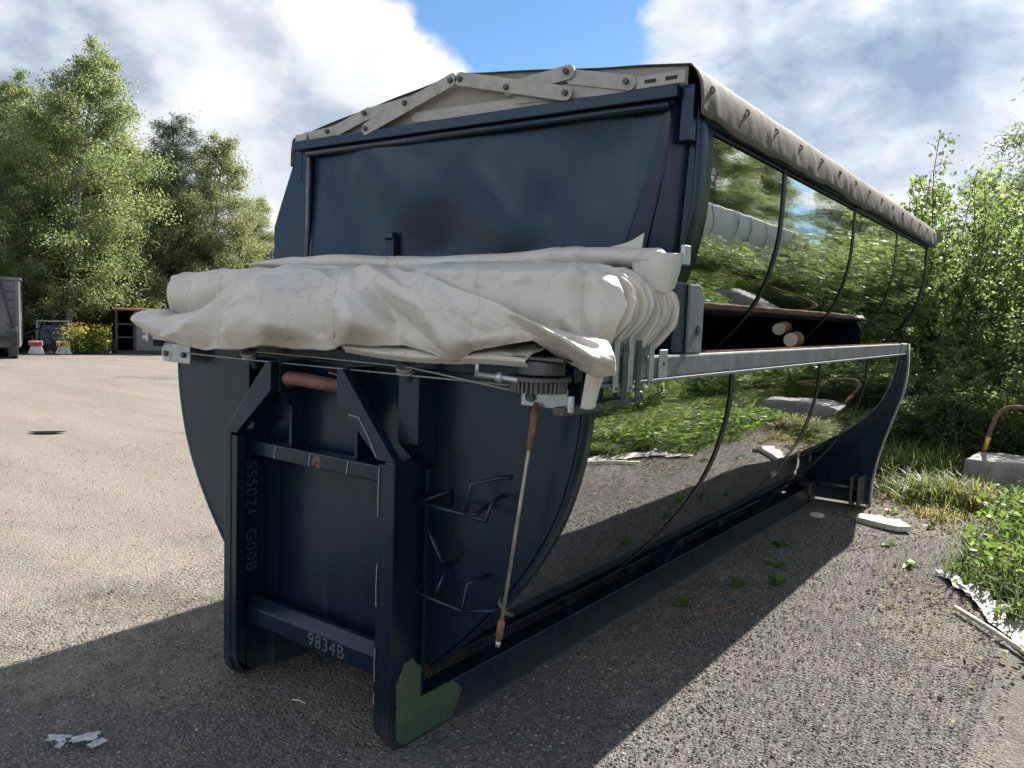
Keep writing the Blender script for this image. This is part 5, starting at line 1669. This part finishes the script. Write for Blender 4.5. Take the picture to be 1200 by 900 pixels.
# ------------------------------------------------------------------ far side of the yard
def far_container():
    # grey hook-lift container, its front end turned to the camera; only its edge is in the picture
    ang = math.atan2(-0.93, -0.37)
    T = thing('grey_container', 'grey ribbed container with ladder and dark hook frame across the yard', 'container', (-22.45, 7.95, 0), math.radians(66))
    # local frame: +y away from the camera along the body, -x... width towards local -x
    MB().box(-2.4, 0, 0.35, 6.0, 0.30, 2.28).build('body', 'greypaint', T, 0.02)
    for x in (-2.30, -1.75, -1.15, -0.60, -0.06):
        MB().box(x - 0.05, x + 0.05, 0.30, 0.349, 0.30, 2.28).build('rib', 'greypaint', T, 0.006)
    MB().box(-2.45, 0.04, 0.28, 6.05, 2.281, 2.36).build('top_rail', 'greypaint', T, 0.01)
    for x in (-0.14, -0.95):
        MB().prism([(0.0, 0.06), (0.10, 0.0), (0.299, 0.0), (0.299, 0.95), (0.12, 0.95), (0.0, 0.80)], 0, x - 0.09, x + 0.09).build('frame_post', 'blackpaint', T, 0.01)
    MB().bar((-0.90, 0.12, 0.95), (-0.55, 0.12, 2.32), 0.10, 0.06, (0, 1, 0)).build('frame_head', 'blackpaint', T)
    MB().bar((-0.16, 0.12, 0.95), (-0.48, 0.12, 2.32), 0.10, 0.06, (0, 1, 0)).build('frame_head', 'blackpaint', T)
    MB().box(-0.86, -0.23, 0.12, 0.20, 0.52, 0.66).build('cross_bar', 'blackpaint', T, 0.01)
    for k in range(6):
        MB().tube([(-0.34, 0.24, 0.75 + k * .24), (-0.10, 0.24, 0.75 + k * .24)], 0.014, 6).build('ladder_rung', 'blackpaint', T)
    for x in (-2.25, -0.25):
        MB().box(x - 0.05, x + 0.05, 0.3, 6.0, 0.0, 0.299).build('runner_rail', 'blackpaint', T, 0.01)


def dark_container():
    T = thing('open_container', 'dark open container with a shelved end and rusty top edge below the pines', 'container', (-22.5, 14.05, 0), math.radians(61.9))
    T.scale = (1, 1, 0.85)
    # shell: two sides, back, roof edge, open front with two shelves
    for x0, x1 in ((-2.9, -2.82), (-0.08, 0.0)):
        MB().box(x0, x1, 0, 4.0, 0.12, 1.72).build('side_wall', 'darkinside', T)
    MB().box(-2.82, -0.08, 3.9, 4.0, 0.12, 1.70).build('back_wall', 'darkinside', T)
    MB().box(-2.82, -0.08, 0.0, 3.9, 0.0, 0.12).build('floor_pan', 'blackpaint', T)
    MB().box(-2.95, 0.05, -0.03, 4.03, 1.721, 1.80).build('top_rail', 'rust', T, 0.01)
    for z in (0.62, 1.15):
        MB().box(-2.819, -2.34, 0.04, 0.12, z, z + 0.06).build('shelf_bar', 'blackpaint', T)
    MB().box(-2.249, -0.081, 0.02, 0.10, 0.12, 1.70).build('end_door', 'greypaint', T, 0.01)
    MB().box(-2.339, -2.25, 0.0, 0.12, 0.12, 1.70).build('door_post', 'blackpaint', T, 0.01)


far_container()
dark_container()


def clutter():
    for i, (x, y, lab) in enumerate(((-24.35, 9.20, 'concrete barrier foot with red and orange reflectors beside the grey container'),
                                     (-24.15, 9.95, 'concrete barrier foot with red and yellow reflectors below the blue machine'))):
        T = thing('barrier_foot', lab, 'barrier foot', (x, y, 0), math.radians(66))
        T.scale = (0.85, 0.85, 0.8)
        MB().prism([(-0.28, 0.0), (0.28, 0.0), (0.17, 0.32), (-0.17, 0.32)], 1, -0.2, 0.2).build('base', 'whitepaint', T, 0.02)
        MB().box(-0.22, 0.0, -0.215, -0.16, 0.325, 0.48).build('reflector', 'red', T, 0.01)
        MB().box(0.01, 0.20, -0.215, -0.16, 0.325, 0.48).build('reflector', 'yellow' if i else 'red', T, 0.01)
        MB().box(-0.24, 0.22, -0.155, 0.05, 0.322, 0.52).build('cap', 'whitepaint', T, 0.02)
    T = thing('site_machine', 'dark blue machine in a grey tube frame behind the barrier feet', 'machine', (-24.9, 9.95, 0), math.radians(66))
    fr = MB()
    for x in (-0.45, 0.45):
        fr.tube([(x, -0.3, 0), (x, -0.3, 1.05), (x, 0.3, 1.05), (x, 0.3, 0)], 0.03, 6)
    fr.tube([(-0.45, -0.3, 1.05), (0.45, -0.3, 1.05)], 0.03, 6)
    fr.build('tube_frame', 'galv', T)
    MB().prism([(-0.4, 0.25), (0.42, 0.25), (0.42, 0.6), (0.2, 0.92), (-0.28, 0.92), (-0.4, 0.7)], 1, -0.28, 0.28).build('housing', 'blue', T, 0.04)
    MB().disc((0.62, -0.1, 0.42), (1, 0.2, 0), 0.30, 0.22, 18).build('motor', 'greypaint', T, 0.03)
    for x in (-0.3, 0.3):
        MB().disc((x, 0.0, 0.16), (0, 1, 0), 0.16, 0.6, 16).build('wheel', 'rubber', T, 0.02)
    T = thing('tow_bar', 'thin black bent tow bar standing between the barrier feet', 'tow bar', (-24.6, 9.55, 0), math.radians(66))
    MB().tube([(-0.55, 0, 0.62), (-0.1, 0, 0.82), (0.18, 0, 0.70), (0.26, 0, 0.2), (0.3, 0, 0.0)], 0.035, 6).build('tube', 'blackpaint', T)
    # white trailer behind the bank: shows only as the pale band in the polished sides
    T = thing('box_trailer', 'long white box trailer parked behind the weedy bank, mirrored in the polished container side', 'trailer', (5.9, 9.6, 0))
    MB().box(0.0, 2.4, 0, 9.0, 1.05, 3.45).build('box_body', 'whitepaint', T, 0.03)
    for k in range(9):
        MB().box(-0.018, -0.001, 0.5 + k, 0.53 + k, 1.1, 3.5).build('side_rib', 'greypaint', T)
    MB().box(0.3, 2.1, 0.2, 8.8, 0.8, 1.04).build('chassis', 'blackpaint', T, 0.01)
    for y in (6.2, 7.4):
        for x in (0.15, 2.25):
            w = MB().disc((x, y, 0.5), (1, 0, 0), 0.5, 0.28, 24).build('wheel', 'rubber', T, 0.02)
            MB().disc((x - 0.03, y, 0.5), (1, 0, 0), 0.24, 0.26, 16).build('rim', 'galv', w)
    for x in (0.4, 2.0):
        MB().box(x - .05, x + .05, 1.0, 1.12, 0.0, 0.8).build('landing_leg', 'blackpaint', T)


clutter()
